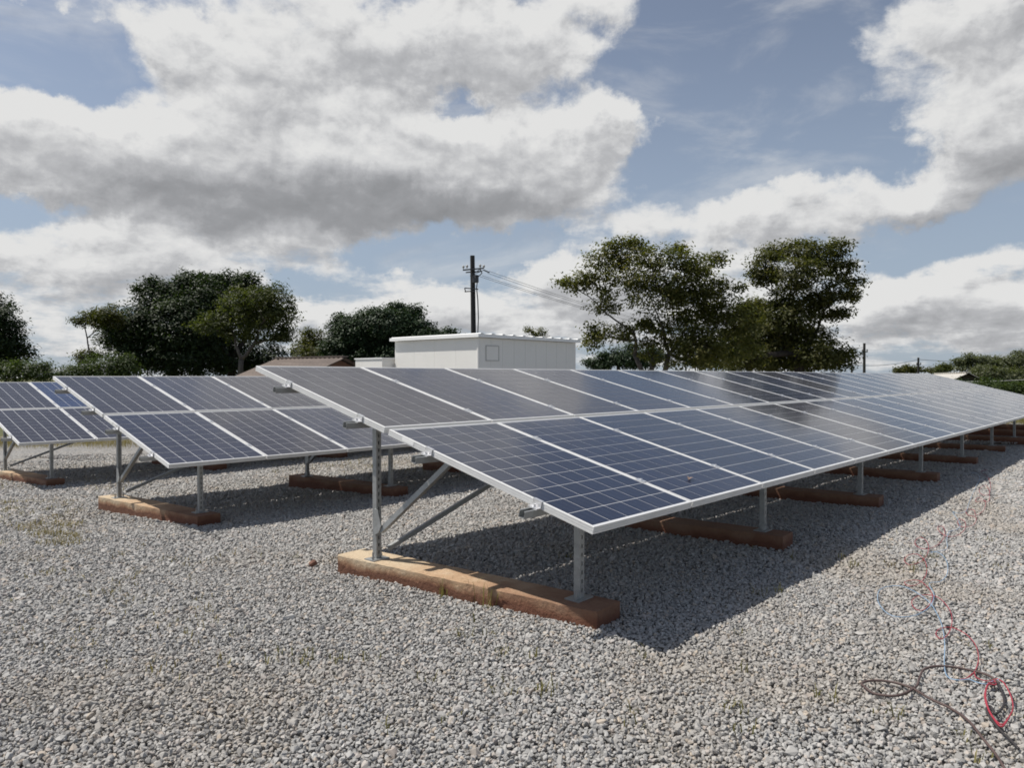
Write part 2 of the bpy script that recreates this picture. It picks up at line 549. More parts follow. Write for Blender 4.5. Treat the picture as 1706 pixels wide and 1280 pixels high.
M_galv, M_cell, M_back, M_alu = mat_galv(), mat_cell(), mat_backsheet(), mat_alu()
M_conc, M_stone, M_sheet, M_land = mat_concrete(), mat_stone(), mat_gravel_sheet(), mat_land()
M_clamp = mat_plain('clamp_metal', (0.75, 0.75, 0.76), 0.3, 0.6, 0.08)
M_hole = mat_plain('black_rubber', (0.02, 0.02, 0.02), 0.7)
M_white = mat_plain('white_panel_paint', (0.80, 0.785, 0.745), 0.45, 0, 0.05, 1.5)
M_whitetrim = mat_plain('white_roof_paint', (0.86, 0.86, 0.85), 0.4, 0, 0.05, 2.0)
M_greyhatch = mat_plain('grey_hatch_paint', (0.50, 0.49, 0.47), 0.5, 0, 0.05)
M_tar = mat_plain('tarred_timber', (0.022, 0.020, 0.019), 0.7, 0, 0.4, 6.0, 0, 0.4)
M_iron = mat_plain('dark_iron', (0.07, 0.07, 0.075), 0.55, 0.4, 0.2)
M_porc = mat_plain('grey_porcelain', (0.30, 0.29, 0.27), 0.3)
M_wire = mat_plain('wire_metal', (0.10, 0.10, 0.105), 0.5, 0.3)
M_wirepale = mat_plain('pale_wire_metal', (0.45, 0.45, 0.44), 0.45, 0.3)
M_red = mat_plain('red_insulation', (0.34, 0.030, 0.048), 0.4, 0, 0.15, 20)
M_blue = mat_plain('blue_insulation', (0.24, 0.37, 0.52), 0.4, 0, 0.12, 20)
M_black = mat_plain('black_sheath', (0.035, 0.030, 0.030), 0.55, 0, 0.3, 20)
M_brown = mat_plain('dusty_brown_sheath', (0.085, 0.055, 0.05), 0.65, 0, 0.4, 15)
M_leafdry = mat_plain('dry_leaf_brown', (0.30, 0.20, 0.14), 0.8, 0, 0.4, 60)
M_clod = mat_plain('red_soil_clod', (0.17, 0.085, 0.06), 0.95, 0, 0.4, 30, 0, 0.6)
M_oldroof = mat_corrugated('weathered_brown_roof', (0.11, 0.085, 0.072), (0.21, 0.17, 0.145))
M_zinc = mat_corrugated('rusty_zinc_roof', (0.42, 0.40, 0.36), (0.58, 0.55, 0.50))
M_mud = mat_plain('brown_brick_wall', (0.14, 0.075, 0.05), 0.9, 0, 0.3, 5)
M_dark = mat_plain('dark_timber', (0.035, 0.028, 0.024), 0.8, 0, 0.3, 5)


# ------------------------------------------------------------------ ground
def sheet(name, x0, x1, y0, y1, dz, mat, step):
    nx, ny = max(1, int((x1 - x0) / step)), max(1, int((y1 - y0) / step))
    vs, fs = [], []
    for j in range(ny + 1):
        for i in range(nx + 1):
            x, y = x0 + (x1 - x0) * i / nx, y0 + (y1 - y0) * j / ny
            vs.append((x, y, ground_z(x, y) + dz))
    for j in range(ny):
        for i in range(nx):
            a = j * (nx + 1) + i
            fs.append((a, a + 1, a + nx + 2, a + nx + 1))
    return tag(MB().add(vs, fs).obj(name, mat), kind='structure')


tag(sheet('ground', -1200, 1200, -1200, 1200, -0.07, M_land, 12), 'rough green and brown savanna ground around the gravel yard', None)
tag(sheet('gravel_yard', -12, 34, -8, 24, -0.036, M_sheet, 1.0), 'pale grey crushed stone yard under the arrays', None)


def bumpy(x, y):
    return 0.006 * (np.sin(x * 2.1 + 0.7 * np.sin(y * 1.7)) + np.sin(y * 2.6 + 1.3 * np.sin(x * 1.1 + 2)) + 0.6 * np.sin(x * 5.3 + y * 4.1))


def stone_meshes():
    sc = bpy.data.collections.new('stone_shapes')
    for k in range(9):
        r = random.Random(100 + k)
        bm = bmesh.new()
        for _ in range(17):
            v = Vector((r.gauss(0, 1), r.gauss(0, 1), r.gauss(0, 1))).normalized() * r.uniform(0.82, 1.0)
            bm.verts.new((v.x * 0.5 * r.uniform(0.95, 1.1), v.y * 0.42, v.z * 0.36))
        bmesh.ops.convex_hull(bm, input=bm.verts)
        for v in [v for v in bm.verts if not v.link_faces]:
            bm.verts.remove(v)
        me = bpy.data.meshes.new('stone')
        bm.to_mesh(me)
        bm.free()
        me.materials.append(M_stone)
        sc.objects.link(bpy.data.objects.new('stone', me))
    return sc


def gravel():
    P = []
    for (r0, r1, sp) in ((1.2, 5.5, 0.0163), (5.5, 9.5, 0.0225), (9.5, 17.5, 0.032)):
        n = int(2.3 * (r1 + 1.5) / sp)
        gx, gy = np.meshgrid(np.arange(-n // 2, n // 2), np.arange(-n // 2, n // 2))
        gx = (gx + (gy % 2) * 0.5) * sp + CAM.x
        gy = gy * sp * 0.9 + CAM.y
        x = (gx + rng.uniform(-.5, .5, gx.shape) * sp).ravel()
        y = (gy + rng.uniform(-.5, .5, gy.shape) * sp).ravel()
        d = np.hypot(x - CAM.x, y - CAM.y)
        a = np.degrees(np.arctan2(y - CAM.y, x - CAM.x)) - math.degrees(YAW)
        dj = d + 0.7 * np.sin(x * 3.1 + y * 2.3) + rng.uniform(-0.6, 0.6, d.shape)
        k = (d > 1.2) & ((dj >= r0) | (r0 < 2)) & (dj < r1) & (np.abs(a) < 44) & (y > -7.5)
        P.append(np.stack([x[k], y[k], np.full(k.sum(), sp)], 1))
    P = np.concatenate(P)
    n = len(P)
    gz = np.interp(P[:, 1], GY, GZ)
    size = P[:, 2] * rng.lognormal(0.30, 0.27, n)
    z = gz + bumpy(P[:, 0], P[:, 1]) - 0.010 + rng.uniform(-0.008, 0.007, n)
    co = np.stack([P[:, 0], P[:, 1], z], 1)
    me = bpy.data.meshes.new('gravel')
    me.vertices.add(n)
    me.vertices.foreach_set('co', co.astype(np.float32).ravel())
    rot = np.stack([rng.normal(0, 0.55, n), rng.normal(0, 0.55, n), rng.uniform(0, 6.283, n)], 1)
    scl = size[:, None] * rng.uniform(0.8, 1.2, (n, 3))
    for nm, ar in (('rot', rot), ('scl', scl)):
        at_ = me.attributes.new(nm, 'FLOAT_VECTOR', 'POINT')
        at_.data.foreach_set('vector', ar.astype(np.float32).ravel())
    at_ = me.attributes.new('idx', 'INT', 'POINT')
    at_.data.foreach_set('value', rng.integers(0, 9, n).astype(np.int32))
    o = link('gravel', me)
    tag(o, 'loose grey crushed stone covering the yard', None, kind='stuff')
    ng = bpy.data.node_groups.new('lay_gravel', 'GeometryNodeTree')
    ng.interface.new_socket('Geometry', in_out='INPUT', socket_type='NodeSocketGeometry')
    ng.interface.new_socket('Geometry', in_out='OUTPUT', socket_type='NodeSocketGeometry')
    N = NT(ng)
    gi, go = N.n('NodeGroupInput'), N.n('NodeGroupOutput')
    ci = N.n('GeometryNodeCollectionInfo')
    ci.inputs[0].default_value = stone_meshes()
    ci.inputs['Separate Children'].default_value = True
    ci.inputs['Reset Children'].default_value = True
    m2p = N.n('GeometryNodeMeshToPoints', {'Mesh': gi.outputs[0]})
    iop = N.n('GeometryNodeInstanceOnPoints', {'Points': m2p.outputs[0], 'Instance': ci.outputs[0], 'Pick Instance': True})
    for nm, ty, sk in (('rot', 'FLOAT_VECTOR', 'Rotation'), ('scl', 'FLOAT_VECTOR', 'Scale'), ('idx', 'INT', 'Instance Index')):
        na = N.n('GeometryNodeInputNamedAttribute', data_type=ty)
        na.inputs[0].default_value = nm
        src = na.outputs[0]
        if sk == 'Rotation':
            src = N.n('FunctionNodeEulerToRotation', {0: src}).outputs[0]
        ng.links.new(src, iop.inputs[sk])
    ng.links.new(iop.outputs[0], go.inputs[0])
    md = o.modifiers.new('lay', 'NODES')
    md.node_group = ng
    return o


gravel()

# ------------------------------------------------------------------ solar arrays
TH = 0.2513
CT, ST = math.cos(TH), math.sin(TH)
PW, PL, PITCHX, GAPY = 1.000, 1.65, 1.012, 0.045
RAILS = (0.371, 1.251, 1.958, 2.848)
ROT = Euler((TH, 0, 0))


def loops_mesh(prof):
    """closed rectangular frame from profile points (inset, z)"""
    mb = MB()
    vs, fs = [], []
    for (i, z) in prof:
        vs += [(i, i, z), (PW - i, i, z), (PW - i, PL - i, z), (i, PL - i, z)]
    n = len(prof)
    for a in range(n):
        b = (a + 1) % n
        for k in range(4):
            k2 = (k + 1) % 4
            fs.append((a * 4 + k, a * 4 + k2, b * 4 + k2, b * 4 + k))
    return mb.add(vs, fs)


me_frame = loops_mesh([(0.011, -0.006), (0.011, 0), (0.0008, 0), (0, -0.0008), (0, -0.011), (0.0022, -0.012), (0.0022, -0.0145), (0, -0.0155), (0, -0.0245), (0.0022, -0.0255),
                       (0.0022, -0.028), (0, -0.029), (0, -0.04), (0.026, -0.04), (0.026, -0.0385), (0.0035, -0.0385), (0.0035, -0.006)]).mesh('frame', M_alu)
me_panel = MB().box(0.004, PW - 0.004, 0.004, PL - 0.004, -0.00455, -0.0028).mesh('solar_panel', M_back)
CS, CG = 0.1552, 0.0054
CX0, CY0 = (PW - 6 * CS - 5 * CG) / 2, (PL - 10 * CS - 9 * CG) / 2


def cell_mb(mb, x, y):
    z0, z1, b = -0.0027, -0.0016, 0.0006
    vs = [(x, y, z0), (x + CS, y, z0), (x + CS, y + CS, z0), (x, y + CS, z0),
          (x + b, y + b, z1), (x + CS - b, y + b, z1), (x + CS - b, y + CS - b, z1), (x + b, y + CS - b, z1)]
    mb.add(vs, [(4, 5, 6, 7), (0, 1, 5, 4), (1, 2, 6, 5), (2, 3, 7, 6), (3, 0, 4, 7)])


mb = MB()
cell_mb(mb, 0, 0)
me_cell = mb.mesh('cell', M_cell, fix=False)
mb = MB()
for i in range(6):
    for j in range(10):
        cell_mb(mb, CX0 + i * (CS + CG), CY0 + j * (CS + CG))
me_cells = mb.mesh('cell_grid', M_cell, fix=False)


def c_profile(w, h, t=0.0025, lip=0.009, open_up=True):
    """lipped channel, closed outline, centred, height h"""
    a = w / 2
    p = [(-a, 0), (a, 0), (a, h), (a - lip, h), (a - lip, h - 0.006), (a - t, h - 0.006), (a - t, t), (-a + t, t), (-a + t, h - 0.006), (-a + lip, h - 0.006), (-a + lip, h), (-a, h)]
    return p


def channel_mesh(name, w, h, length):
    """lipped channel along local X from 0 to length, open to +Z"""
    mb = MB()
    prof = c_profile(w, h)
    n = len(prof)
    vs = [(x, a, b) for x in (0, length) for a, b in prof]
    fs = [(i, (i + 1) % n, n + (i + 1) % n, n + i) for i in range(n)]
    # ends: three plates' rims
    quads = [(0, 1, 6, 7), (1, 2, 5, 6), (2, 3, 4, 5), (0, 7, 8, 11), (8, 9, 10, 11)]
    fs += [q for q in quads] + [tuple(i + n for i in q) for q in quads]
    mb.add(vs, fs)
    return mb.mesh(name, M_galv)


def slotted_post(name, height, w=0.042):
    """hollow square post; the side towards -Y is punched with slots"""
    mb = MB()
    a, t = w / 2, 0.0028
    mb.box(-a, -a + t, -a, a, 0, height)
    mb.box(a - t, a, -a, a, 0, height)
    mb.box(-a + t, a - t, a - t, a, 0, height)
    mb.box(-a + t, -0.0045, -a, -a + t, 0, height)
    mb.box(0.0045, a - t, -a, -a + t, 0, height)
    z = 0.03
    last = 0.0
    while z + 0.03 < height:
        mb.box(-0.0045, 0.0045, -a, -a + t, last, z)
        last = z + 0.024
        z += 0.05
    mb.box(-0.0045, 0.0045, -a, -a + t, last, height)
    return mb.mesh(name, M_galv)


me_base = MB().box(-0.07, 0.07, -0.05, 0.05, 0, 0.008).mesh('base_plate', M_galv)
mb = MB()
mb.tube([(0, 0, 0), (0, 0, 0.05)], 0.006, 6)
mb.tube([(0, 0, 0.008), (0, 0, 0.018)], 0.011, 6)
me_bolt = mb.mesh('anchor_bolt', M_galv)
mb = MB()
mb.add([(x, y, z) for x in (-0.003, 0.003) for y, z in ((0.015, -0.07), (-0.03, -0.05), (-0.055, 0.0), (-0.02, 0.10), (0.015, 0.11))],
       [(0, 1, 2, 3, 4), (9, 8, 7, 6, 5), (0, 5, 6, 1), (1, 6, 7, 2), (2, 7, 8, 3), (3, 8, 9, 4), (4, 9, 5, 0)])
me_gusset = mb.mesh('gusset_plate', M_galv)
# clamp between two panels: a cap lying on both frames with a bolt
mb = MB()
mb.box(-0.0185, 0.0185, -0.03, 0.03, 0.0006, 0.0045)
mb.box(-0.00455, 0.0075, -0.03, 0.03, -0.04, 0.0006)
mb.tube([(0, 0, 0.0045), (0, 0, 0.013)], 0.0085, 6)
me_mid = mb.mesh('mid_clamp', M_clamp)
mb = MB()
mb.box(-0.004, 0.013, -0.03, 0.03, 0.0006, 0.0045)
mb.box(-0.008, -0.0035, -0.03, 0.03, -0.036, 0.0045)
mb.box(-0.040, -0.008, -0.03, 0.03, -0.036, -0.031)
mb.box(-0.040, -0.036, -0.03, 0.03, -0.0395, -0.036)
mb.tube([(-0.024, 0, -0.031), (-0.024, 0, -0.016)], 0.0085, 6)
me_endc = mb.mesh('end_clamp', M_clamp)
me_sticker = MB().box(-0.0006, 0.0006, 0, 0.11, -0.032, -0.008).mesh('frame_label', M_whitetrim)

TINTS = [(0.014, 0.021, 0.046), (0.021, 0.023, 0.042), (0.028, 0.027, 0.038), (0.010, 0.017, 0.042), (0.019, 0.024, 0.046)]


def make_array(label, X0, Y0, dz, ncol, ncells, trestles, first_tints, blocks_label, drop):
    root = empty('solar_array', (X0, Y0, dz))
    tag(root, label, 'solar array', 'solar arrays standing in parallel rows on the gravel')
    low = H0
    order = []
    for c in range(ncol):
        for r in range(2):
            s = r * (PL + GAPY)
            p = link('solar_panel', me_panel, root, (c * PITCHX, s * CT, low + s * ST), ROT)
            fr = link('frame', me_frame, p)
            tint = first_tints.get((c, r)) or TINTS[random.randrange(len(TINTS))]
            if (c, r) in ncells:
                for j in range(10):
                    for i in range(6):
                        ce = link('cell', me_cell, p, (CX0 + i * (CS + CG), CY0 + j * (CS + CG), 0))
                        ce.color = (*tint, 1)
            else:
                ce = link('cell_grid', me_cells, p)
                ce['kind'] = 'stuff'
                ce.color = (*tint, 1)
    width = ncol * PITCHX - (PITCHX - PW)
    # rails on edge below the panels, ends standing out at both sides
    over = 0.115
    me_rail = channel_mesh('rail', 0.041, 0.041, width + 2 * over)
    for s in RAILS:
        off = -0.0815
        link('rail', me_rail, root, (-over, s * CT - off * ST, low + s * ST + off * CT), ROT)
        for c in range(ncol + 1):
            x = c * PITCHX - (PITCHX - PW) / 2
            if c == 0:
                link('end_clamp', me_endc, root, (0, s * CT, low + s * ST), ROT)
            elif c == ncol:
                e = link('end_clamp', me_endc, root, (width, s * CT, low + s * ST), Euler((-TH, 0, math.pi)))
            else:
                link('mid_clamp', me_mid, root, (x, s * CT, low + s * ST), ROT)
    lb = link('frame_label', me_sticker, root, (-0.0008, 1.40 * CT, low + 1.40 * ST), ROT)
    # trestles: front post under the first rail, rear post under the third
    BT = 0.098 - drop
    def under(s):
        o = -0.0835
        return Vector((0, s * CT - o * ST, low + s * ST + o * CT))
    fp, bp = under(RAILS[0]), under(RAILS[2])
    me_fp = slotted_post('front_post', fp.z - BT - 0.008 + 0.004)
    me_bp = slotted_post('rear_post', bp.z - BT - 0.008 + 0.004)
    b2 = under(RAILS[1])
    SKEW, PSK = 0.085, 0.125                              # the trestles stand a little askew to the rows
    for k, tx0 in enumerate(trestles):
        for q, nm, me in ((fp, 'front_post', me_fp), (bp, 'rear_post', me_bp)):
            tx = tx0 + PSK * (1.10 - q.y)
            py_ = q.y + (0.022 if nm == 'rear_post' else -0.02)
            link(nm, me, root, (tx, py_, BT + 0.008))
            link('base_plate', me_base, root, (tx, py_, BT))
            for sx in (-0.05, 0.05):
                link('anchor_bolt', me_bolt, root, (tx + sx, py_ + 0.02 * (1 if sx > 0 else -1), BT + 0.008))
        link('gusset_plate', me_gusset, root, (tx - 0.0245, bp.y, 0.34 - drop))
        MB().obox((tx, bp.y - 0.03, 0.30 - drop), (tx0 + SKEW * (1.10 - b2.y), b2.y + 0.01, b2.z + 0.012), 0.035, 0.038, (1, 0, 0)).obj('brace', M_galv, root)
    for k, tx in enumerate(trestles[:-1]):
        tx, t2 = tx - 0.07, trestles[k + 1] - 0.07
        if k % 2 == 0 and k in (0, len(trestles) - 2):
            a, b = (tx + 0.02, bp.y - 0.035, 0.165 - drop), (t2 - 0.03, bp.y - 0.035, bp.z - 0.06)
        elif k in (1, len(trestles) - 2):
            a, b = (tx + 0.03, bp.y - 0.035, bp.z - 0.06), (t2 - 0.02, bp.y - 0.035, 0.165 - drop)
        else:
            continue
        MB().obox(a, b, 0.006, 0.028).obox(Vector(a) + Vector((0, 0.014, 0.014)), Vector(b) + Vector((0, 0.014, 0.014)), 0.024, 0.005).obj('diagonal_bar', M_galv, root)
    # footings: cast concrete beams the posts are bolted to
    for k, tx in enumerate(trestles):
        r = random.Random(int(X0 * 100) + 31 * k + int(Y0 * 7))
        mb = MB()
        L0, L1, hw = -0.23, 1.84 + r.uniform(-0.02, 0.05), 0.125
        ny = 26
        ring = []
        vs, fs = [], []
        for j in range(ny + 1):
            y = L0 + (L1 - L0) * j / ny
            jit = lambda s: r.uniform(-s, s)
            ch, BT0 = 0.005, 0.098
            pts = [(-hw, -0.14), (-hw + jit(.002), BT0 - ch + jit(.005)), (-hw + ch + jit(.002), BT0 + jit(.002)), (hw - ch + jit(.002), BT0 + jit(.002)), (hw + jit(.002), BT0 - ch + jit(.005)), (hw, -0.14)]
            vs += [(px_, y, pz_) for px_, pz_ in pts]
        m_ = 6
        for j in range(ny):
            for i in range(m_ - 1):
                fs.append((j * m_ + i, j * m_ + i + 1, (j + 1) * m_ + i + 1, (j + 1) * m_ + i))
        fs.append(tuple(range(m_)))
        fs.append(tuple(ny * m_ + i for i in range(m_)))
        mb.add(vs, fs)
        fo = mb.obj('concrete_footing', M_conc, None, (X0 + tx + SKEW * (1.10 - fp.y), Y0 + fp.y, dz - drop))
        fo.rotation_euler = (0, 0, R(r.uniform(-0.5, 0.5) + 4.85))
        fo.color = ((0.0, 0.0, 0.0, 1) if k == 0 else (0.9, 0.0, 0.0, 1))  # beams past the first: array shade coloured in as a darker red
        tag(fo, blocks_label(k), 'footing', 'concrete footing beams under the arrays')
    return root


ORD = ['first', 'second', 'third', 'fourth', 'fifth', 'sixth', 'seventh', 'eighth', 'ninth']


def bl_front(k):
    if k == 0:
        return 'sunlit buff and red concrete beam under the near end of the front array'
    return 'red stained concrete beam darkened for shade, %s along the front array from its near end' % ORD[k]


def bl_mid(k):
    if k == 0:
        return 'buff concrete beam under the near end of the middle array'
    return 'red stained concrete beam darkened for shade, %s along the middle array from its near end' % ORD[k]


def bl_back(k):
    if k == 0:
        return 'tall pale concrete beam under the near end of the rear array at left'
    return 'concrete beam, %s along the rear array from its near end' % ORD[k]


B_, P_, N_ = (0.010, 0.017, 0.042), (0.028, 0.027, 0.038), (0.021, 0.024, 0.044)
tA = {(0, 0): (0.009, 0.015, 0.038), (1, 0): (0.010, 0.016, 0.040), (2, 0): (0.011, 0.018, 0.041), (3, 0): (0.016, 0.022, 0.044), (4, 0): (0.018, 0.024, 0.046), (5, 0): P_,
      (0, 1): P_, (1, 1): N_, (2, 1): P_, (3, 1): N_, (4, 1): B_, (5, 1): B_}
front = make_array('long front solar array, two panels deep, running from the near left to the far right', 0, 0, 0, 21,
                   {(0, 0), (1, 0), (2, 0), (0, 1), (1, 1)}, [0.27 + 2.5 * k for k in range(9)], tA, bl_front, 0.0)
tB = {(0, 0): N_, (1, 0): P_, (2, 0): N_, (0, 1): P_, (1, 1): N_, (2, 1): P_}
mid = make_array('middle solar array partly hidden behind the front one', 0.04, 4.90, -0.080, 12,
                 {(0, 0), (1, 0), (2, 0), (0, 1), (1, 1)}, [0.38 + 2.46 * k for k in range(5)], tB, bl_mid, 0.05)
tC = {(0, 0): P_, (0, 1): P_, (1, 0): P_, (1, 1): (0.020, 0.034, 0.085)}
rear = make_array('rear solar array at the left edge, farthest of the three', 0.13, 9.88, -0.183, 10,
                  {(0, 0), (1, 0), (0, 1), (1, 1)}, [0.42 + 2.5 * k for k in range(4)], tC, bl_back, 0.065)

# ------------------------------------------------------------------ things behind the arrays
# white equipment cabin
cab = empty('equipment_cabin', (0, 0, 0))
dC = 24.5
near = at(797, 600, dC)
gx = ground_z(near.x, near.y)
cab.location = (near.x, near.y, gx)
tag(cab, 'white flat roofed equipment cabin with a small square hatch behind the front array', 'cabin')


def hit_line(px, axis, z):
    """where the pixel column meets the cabin's wall line through the near corner"""
    d = pix_dir(px, 600)
    if axis == 'X':       # wall along +X, y fixed
        t = (near.y - CAM.y) / d.y
        return CAM.x + d.x * t - near.x
    t = (near.x - CAM.x) / d.x
    return CAM.y + d.y * t - near.y


LX, LY = hit_line(959, 'X', 0), hit_line(658, 'Y', 0)
ztop = at(797, 562, dC).z - gx
MB().box(0.05, LX - 0.05, 0.05, LY - 0.05, 0, ztop - 0.01).obj('core', M_greyhatch, cab)
nseg = 4
for i in range(nseg):
    MB().box(-0.0, 0.045, LY * i / nseg + 0.003, LY * (i + 1) / nseg - 0.003, 0, ztop - 0.012).obj('wall_panel', M_white, cab)
nseg = 9
for i in range(nseg):
    MB().box(max(0.05, LX * i / nseg + 0.003), LX * (i + 1) / nseg - 0.003, 0.0, 0.045, 0, ztop - 0.012).obj('wall_panel', M_white, cab)
MB().tube([(0.02, 0.02, 0), (0.02, 0.02, ztop - 0.02)], 0.05, 8).obj('corner_trim', M_white, cab)
hx0, hx1 = hit_line(810, 'X', 0), hit_line(830, 'X', 0)
hz0, hz1 = at(820, 600, dC + .3).z - gx, at(820, 577, dC + .3).z - gx
MB().box(hx0, hx1, -0.012, -0.001, hz0, hz1).obj('hatch', M_white, cab)
mb = MB()
for a in ((hx0 - .03, hx0, hz0 - .03, hz1 + .03), (hx1, hx1 + .03, hz0 - .03, hz1 + .03), (hx0, hx1, hz0 - .03, hz0), (hx0, hx1, hz1, hz1 + .03)):
    mb.box(a[0], a[1], -0.022, -0.001, a[2], a[3])
mb.obj('hatch_frame', M_greyhatch, cab)
ov = 0.14
mb = MB()
mb.box(-ov, LX + ov, -ov, LY + ov, ztop, ztop + 0.11)
roof = mb.obj('roof', M_whitetrim, cab)
nr = 11
for i in range(nr):
    x = -ov + 0.08 + (LX + 2 * ov - 0.3) * i / (nr - 1)
    MB().prism([(x, ztop + 0.112), (x + 0.16, ztop + 0.112), (x + 0.13, ztop + 0.14), (x + 0.03, ztop + 0.14)], -ov - 0.012, LY + ov, 'Y').obj('roof_rib', M_whitetrim, roof)
# lower white box beside it
bx = at(640, 605, dC + 3.5)
gz_ = ground_z(bx.x, bx.y)
w_ = 2.4
o = MB().box(-1.0, 0.0, 0.0, 1.6, 0, at(640, 599, dC + 3.5).z - gz_).obj('metal_box', M_white, None, (bx.x + .35, bx.y - .7, gz_))
MB().box(-1.03, 0.03, -0.03, 1.63, at(640, 599, dC + 3.5).z - gz_, at(640, 598, dC + 3.5).z - gz_ + .02).obj('lid', M_whitetrim, o)
tag(o, 'low plain white box standing left of the equipment cabin', 'box')


# utility pole behind the cabin
def wire(name, pts, rad, mat, label=None, cat='wire', group=None, parent=None):
    o = MB().tube(pts, rad, 5).obj(name, mat, parent)
    if parent is None:
        tag(o, label, cat, group)
    return o


def sag(a, b, s, n=14):
    return [a.lerp(b, i / n) - Vector((0, 0, s * 4 * (i / n) * (1 - i / n))) for i in range(n + 1)]


dP = 40
pt, pb = at(787, 426, dP), at(789, 553, dP)
gzp = ground_z(pt.x, pt.y)
pole = empty('utility_pole', (pt.x, pt.y, gzp))
tag(pole, 'tall dark tarred utility pole with crossarms rising behind the white cabin', 'pole')
hp = pt.z - gzp
MB().tube([(0.08, -0.08, 0), (0.0, 0.0, hp)], [0.155, 0.125], 10).obj('shaft', M_tar, pole)
rv = RT.copy()


def pl(px, py, dd=0.0):
    return at(px, py, dP + dd) - pole.location


MB().obox(pl(771, 450, -.2), pl(806, 447, -.2), 0.06, 0.07).obox(pl(776, 454, .2), pl(803, 452, .2), 0.05, 0.06).obj('crossarm', M_iron, pole)
MB().obox(pl(774, 486, -.18), pl(792, 485, -.18), 0.05, 0.05).obox(pl(774, 480, -.18), pl(776, 487, -.18), 0.04, 0.05).obox(pl(774, 480, -.18), pl(797, 482, -.18), 0.05, 0.05).obj('lower_bracket', M_iron, pole)
for q in ((772, 448), (778, 447), (800, 446), (806, 447)):
    c = pl(q[0], q[1], -.2)
    MB().tube([c + Vector((0, 0, z)) for z in (0, .06, .07, .12, .13, .18)], [.03, .03, .07, .06, .07, .02], 8).obj('insulator', M_porc, pole)
a = pl(790, 465, -.22)
MB().box(a.x - .02, a.x + .22, a.y - .12, a.y + .12, a.z - .18, a.z + .22).obj('switch_box', M_iron, pole)
MB().tube([pl(800, 449, -.1), pl(803, 455, -.15), pl(796, 462, -.2), pl(794, 480, -.2), pl(796, 500, -.2), pl(797, 530, -.2), pl(796, 556, -.2)], 0.032, 6).obj('riser_cable', M_wire, pole)
MB().obox(pl(783, 460, -.2), pl(799, 449, -.2), 0.03, 0.03).obox(pl(790, 457, -.2), pl(806, 450, -.2), 0.03, 0.03).obox(pl(806, 450, -.2), pl(815, 454, .2), 0.05, 0.05).obj('arm_stay', M_iron, pole)
for i, (p0, p1) in enumerate((((815, 452), (985, 500)), ((812, 455), (985, 503)), ((803, 459), (985, 507)), ((800, 461), (985, 510)))):
    far = at(1150, p1[1] + 52 - i * 1.5, 62)
    o = wire('power_line', sag(at(p0[0], p0[1], dP - .2), far, 0.25), 0.010, M_wire, ['topmost of the power lines running from the dark pole to the trees', 'second power line down from the pole top to the trees',
                                                                               'third power line down from the pole to the trees', 'lowest power line from the pole to the trees'][i], 'power line', 'power lines from the dark pole')

# poles and wire at the right
for (px, ptop, pbot, dd, lab) in ((1440, 572, 622, 78, 'slim dark pole with a bracket right of the tall trees'), (1530, 596, 622, 95, 'short looking distant pole above the far end of the front array')):
    t_, b_ = at(px, ptop, dd), at(px, pbot, dd)
    g_ = ground_z(t_.x, t_.y)
    r_ = empty('utility_pole', (t_.x, t_.y, g_))
    tag(r_, lab, 'pole', 'distant poles at the right')
    MB().tube([(0, 0, 0), (0, 0, t_.z - g_)], [0.16, 0.13], 8).obj('shaft', M_tar, r_)
    q = t_ - r_.location
    MB().obox(q + RT * -.25 + Vector((0, 0, -.9)), q + RT * .35 + Vector((0, 0, -.9)), .08, .1).obj('crossarm', M_iron, r_)
    for s in (-.2, .3):
        c = q + RT * s + Vector((0, 0, -.85))
        MB().tube([c, c + Vector((0, 0, .1)), c + Vector((0, 0, .22))], [.04, .08, .05], 6).obj('insulator', M_porc, r_)
wire('power_line', sag(at(1415, 608, 76), at(1530, 599, 95), 0.35), 0.025, M_wire, 'dark wire sagging from the trees up to the short distant pole', 'power line')
wire('power_line', sag(at(1530, 599, 95), at(1640, 600, 110), 0.2), 0.03, M_wire, 'wire running right from the short distant pole', 'power line')
wire('power_line', sag(at(1395, 579, 74), at(1440, 579, 78), 0.05), 0.022, M_wire, 'short wire from the tall tree to the slim dark pole', 'power line')
wire('guy_wire', [at(1423, 614, 76), at(1438, 590, 78)], 0.015, M_wire, 'thin stay wire slanting up to the slim dark pole', 'wire')
wire('fence_wire', sag(at(1610, 636, 44), at(1720, 632, 40), 0.03), 0.012, M_wirepale, 'pale wire stretched past the hedge at right', 'wire')
t_ = at(1419, 599, 80)
o = MB().tube([(0, 0, 0), (0, 0, t_.z - ground_z(t_.x, t_.y))], [.12, .1], 7).obj('fence_post', M_tar, None, (t_.x, t_.y, ground_z(t_.x, t_.y)))
tag(o, 'stubby dark post beside the tall tree', 'post')


# houses
def corrugated(mb, a, b, c, d, n):
    """ribbed sheet: a-b along the eave, d-c along the ridge"""
    a, b, c, d = map(Vector, (a, b, c, d))
    nv = (b - a).cross(d - a).normalized()
    vs, fs = [], []
    for i in range(n * 2 + 1):
        t = i / (n * 2)
        o = nv * (0.05 if i % 2 else 0.0)
        vs += [a.lerp(b, t) + o, d.lerp(c, t) + o, a.lerp(b, t) + o - nv * .03, d.lerp(c, t) + o - nv * .03]
    for i in range(n * 2):
        p, q = i * 4, i * 4 + 4
        fs += [(p, q, q + 1, p + 1), (p + 2, p + 3, q + 3, q + 2), (p, p + 2, q + 2, q), (p + 1, q + 1, q + 3, p + 3)]
    mb.add(vs, fs)


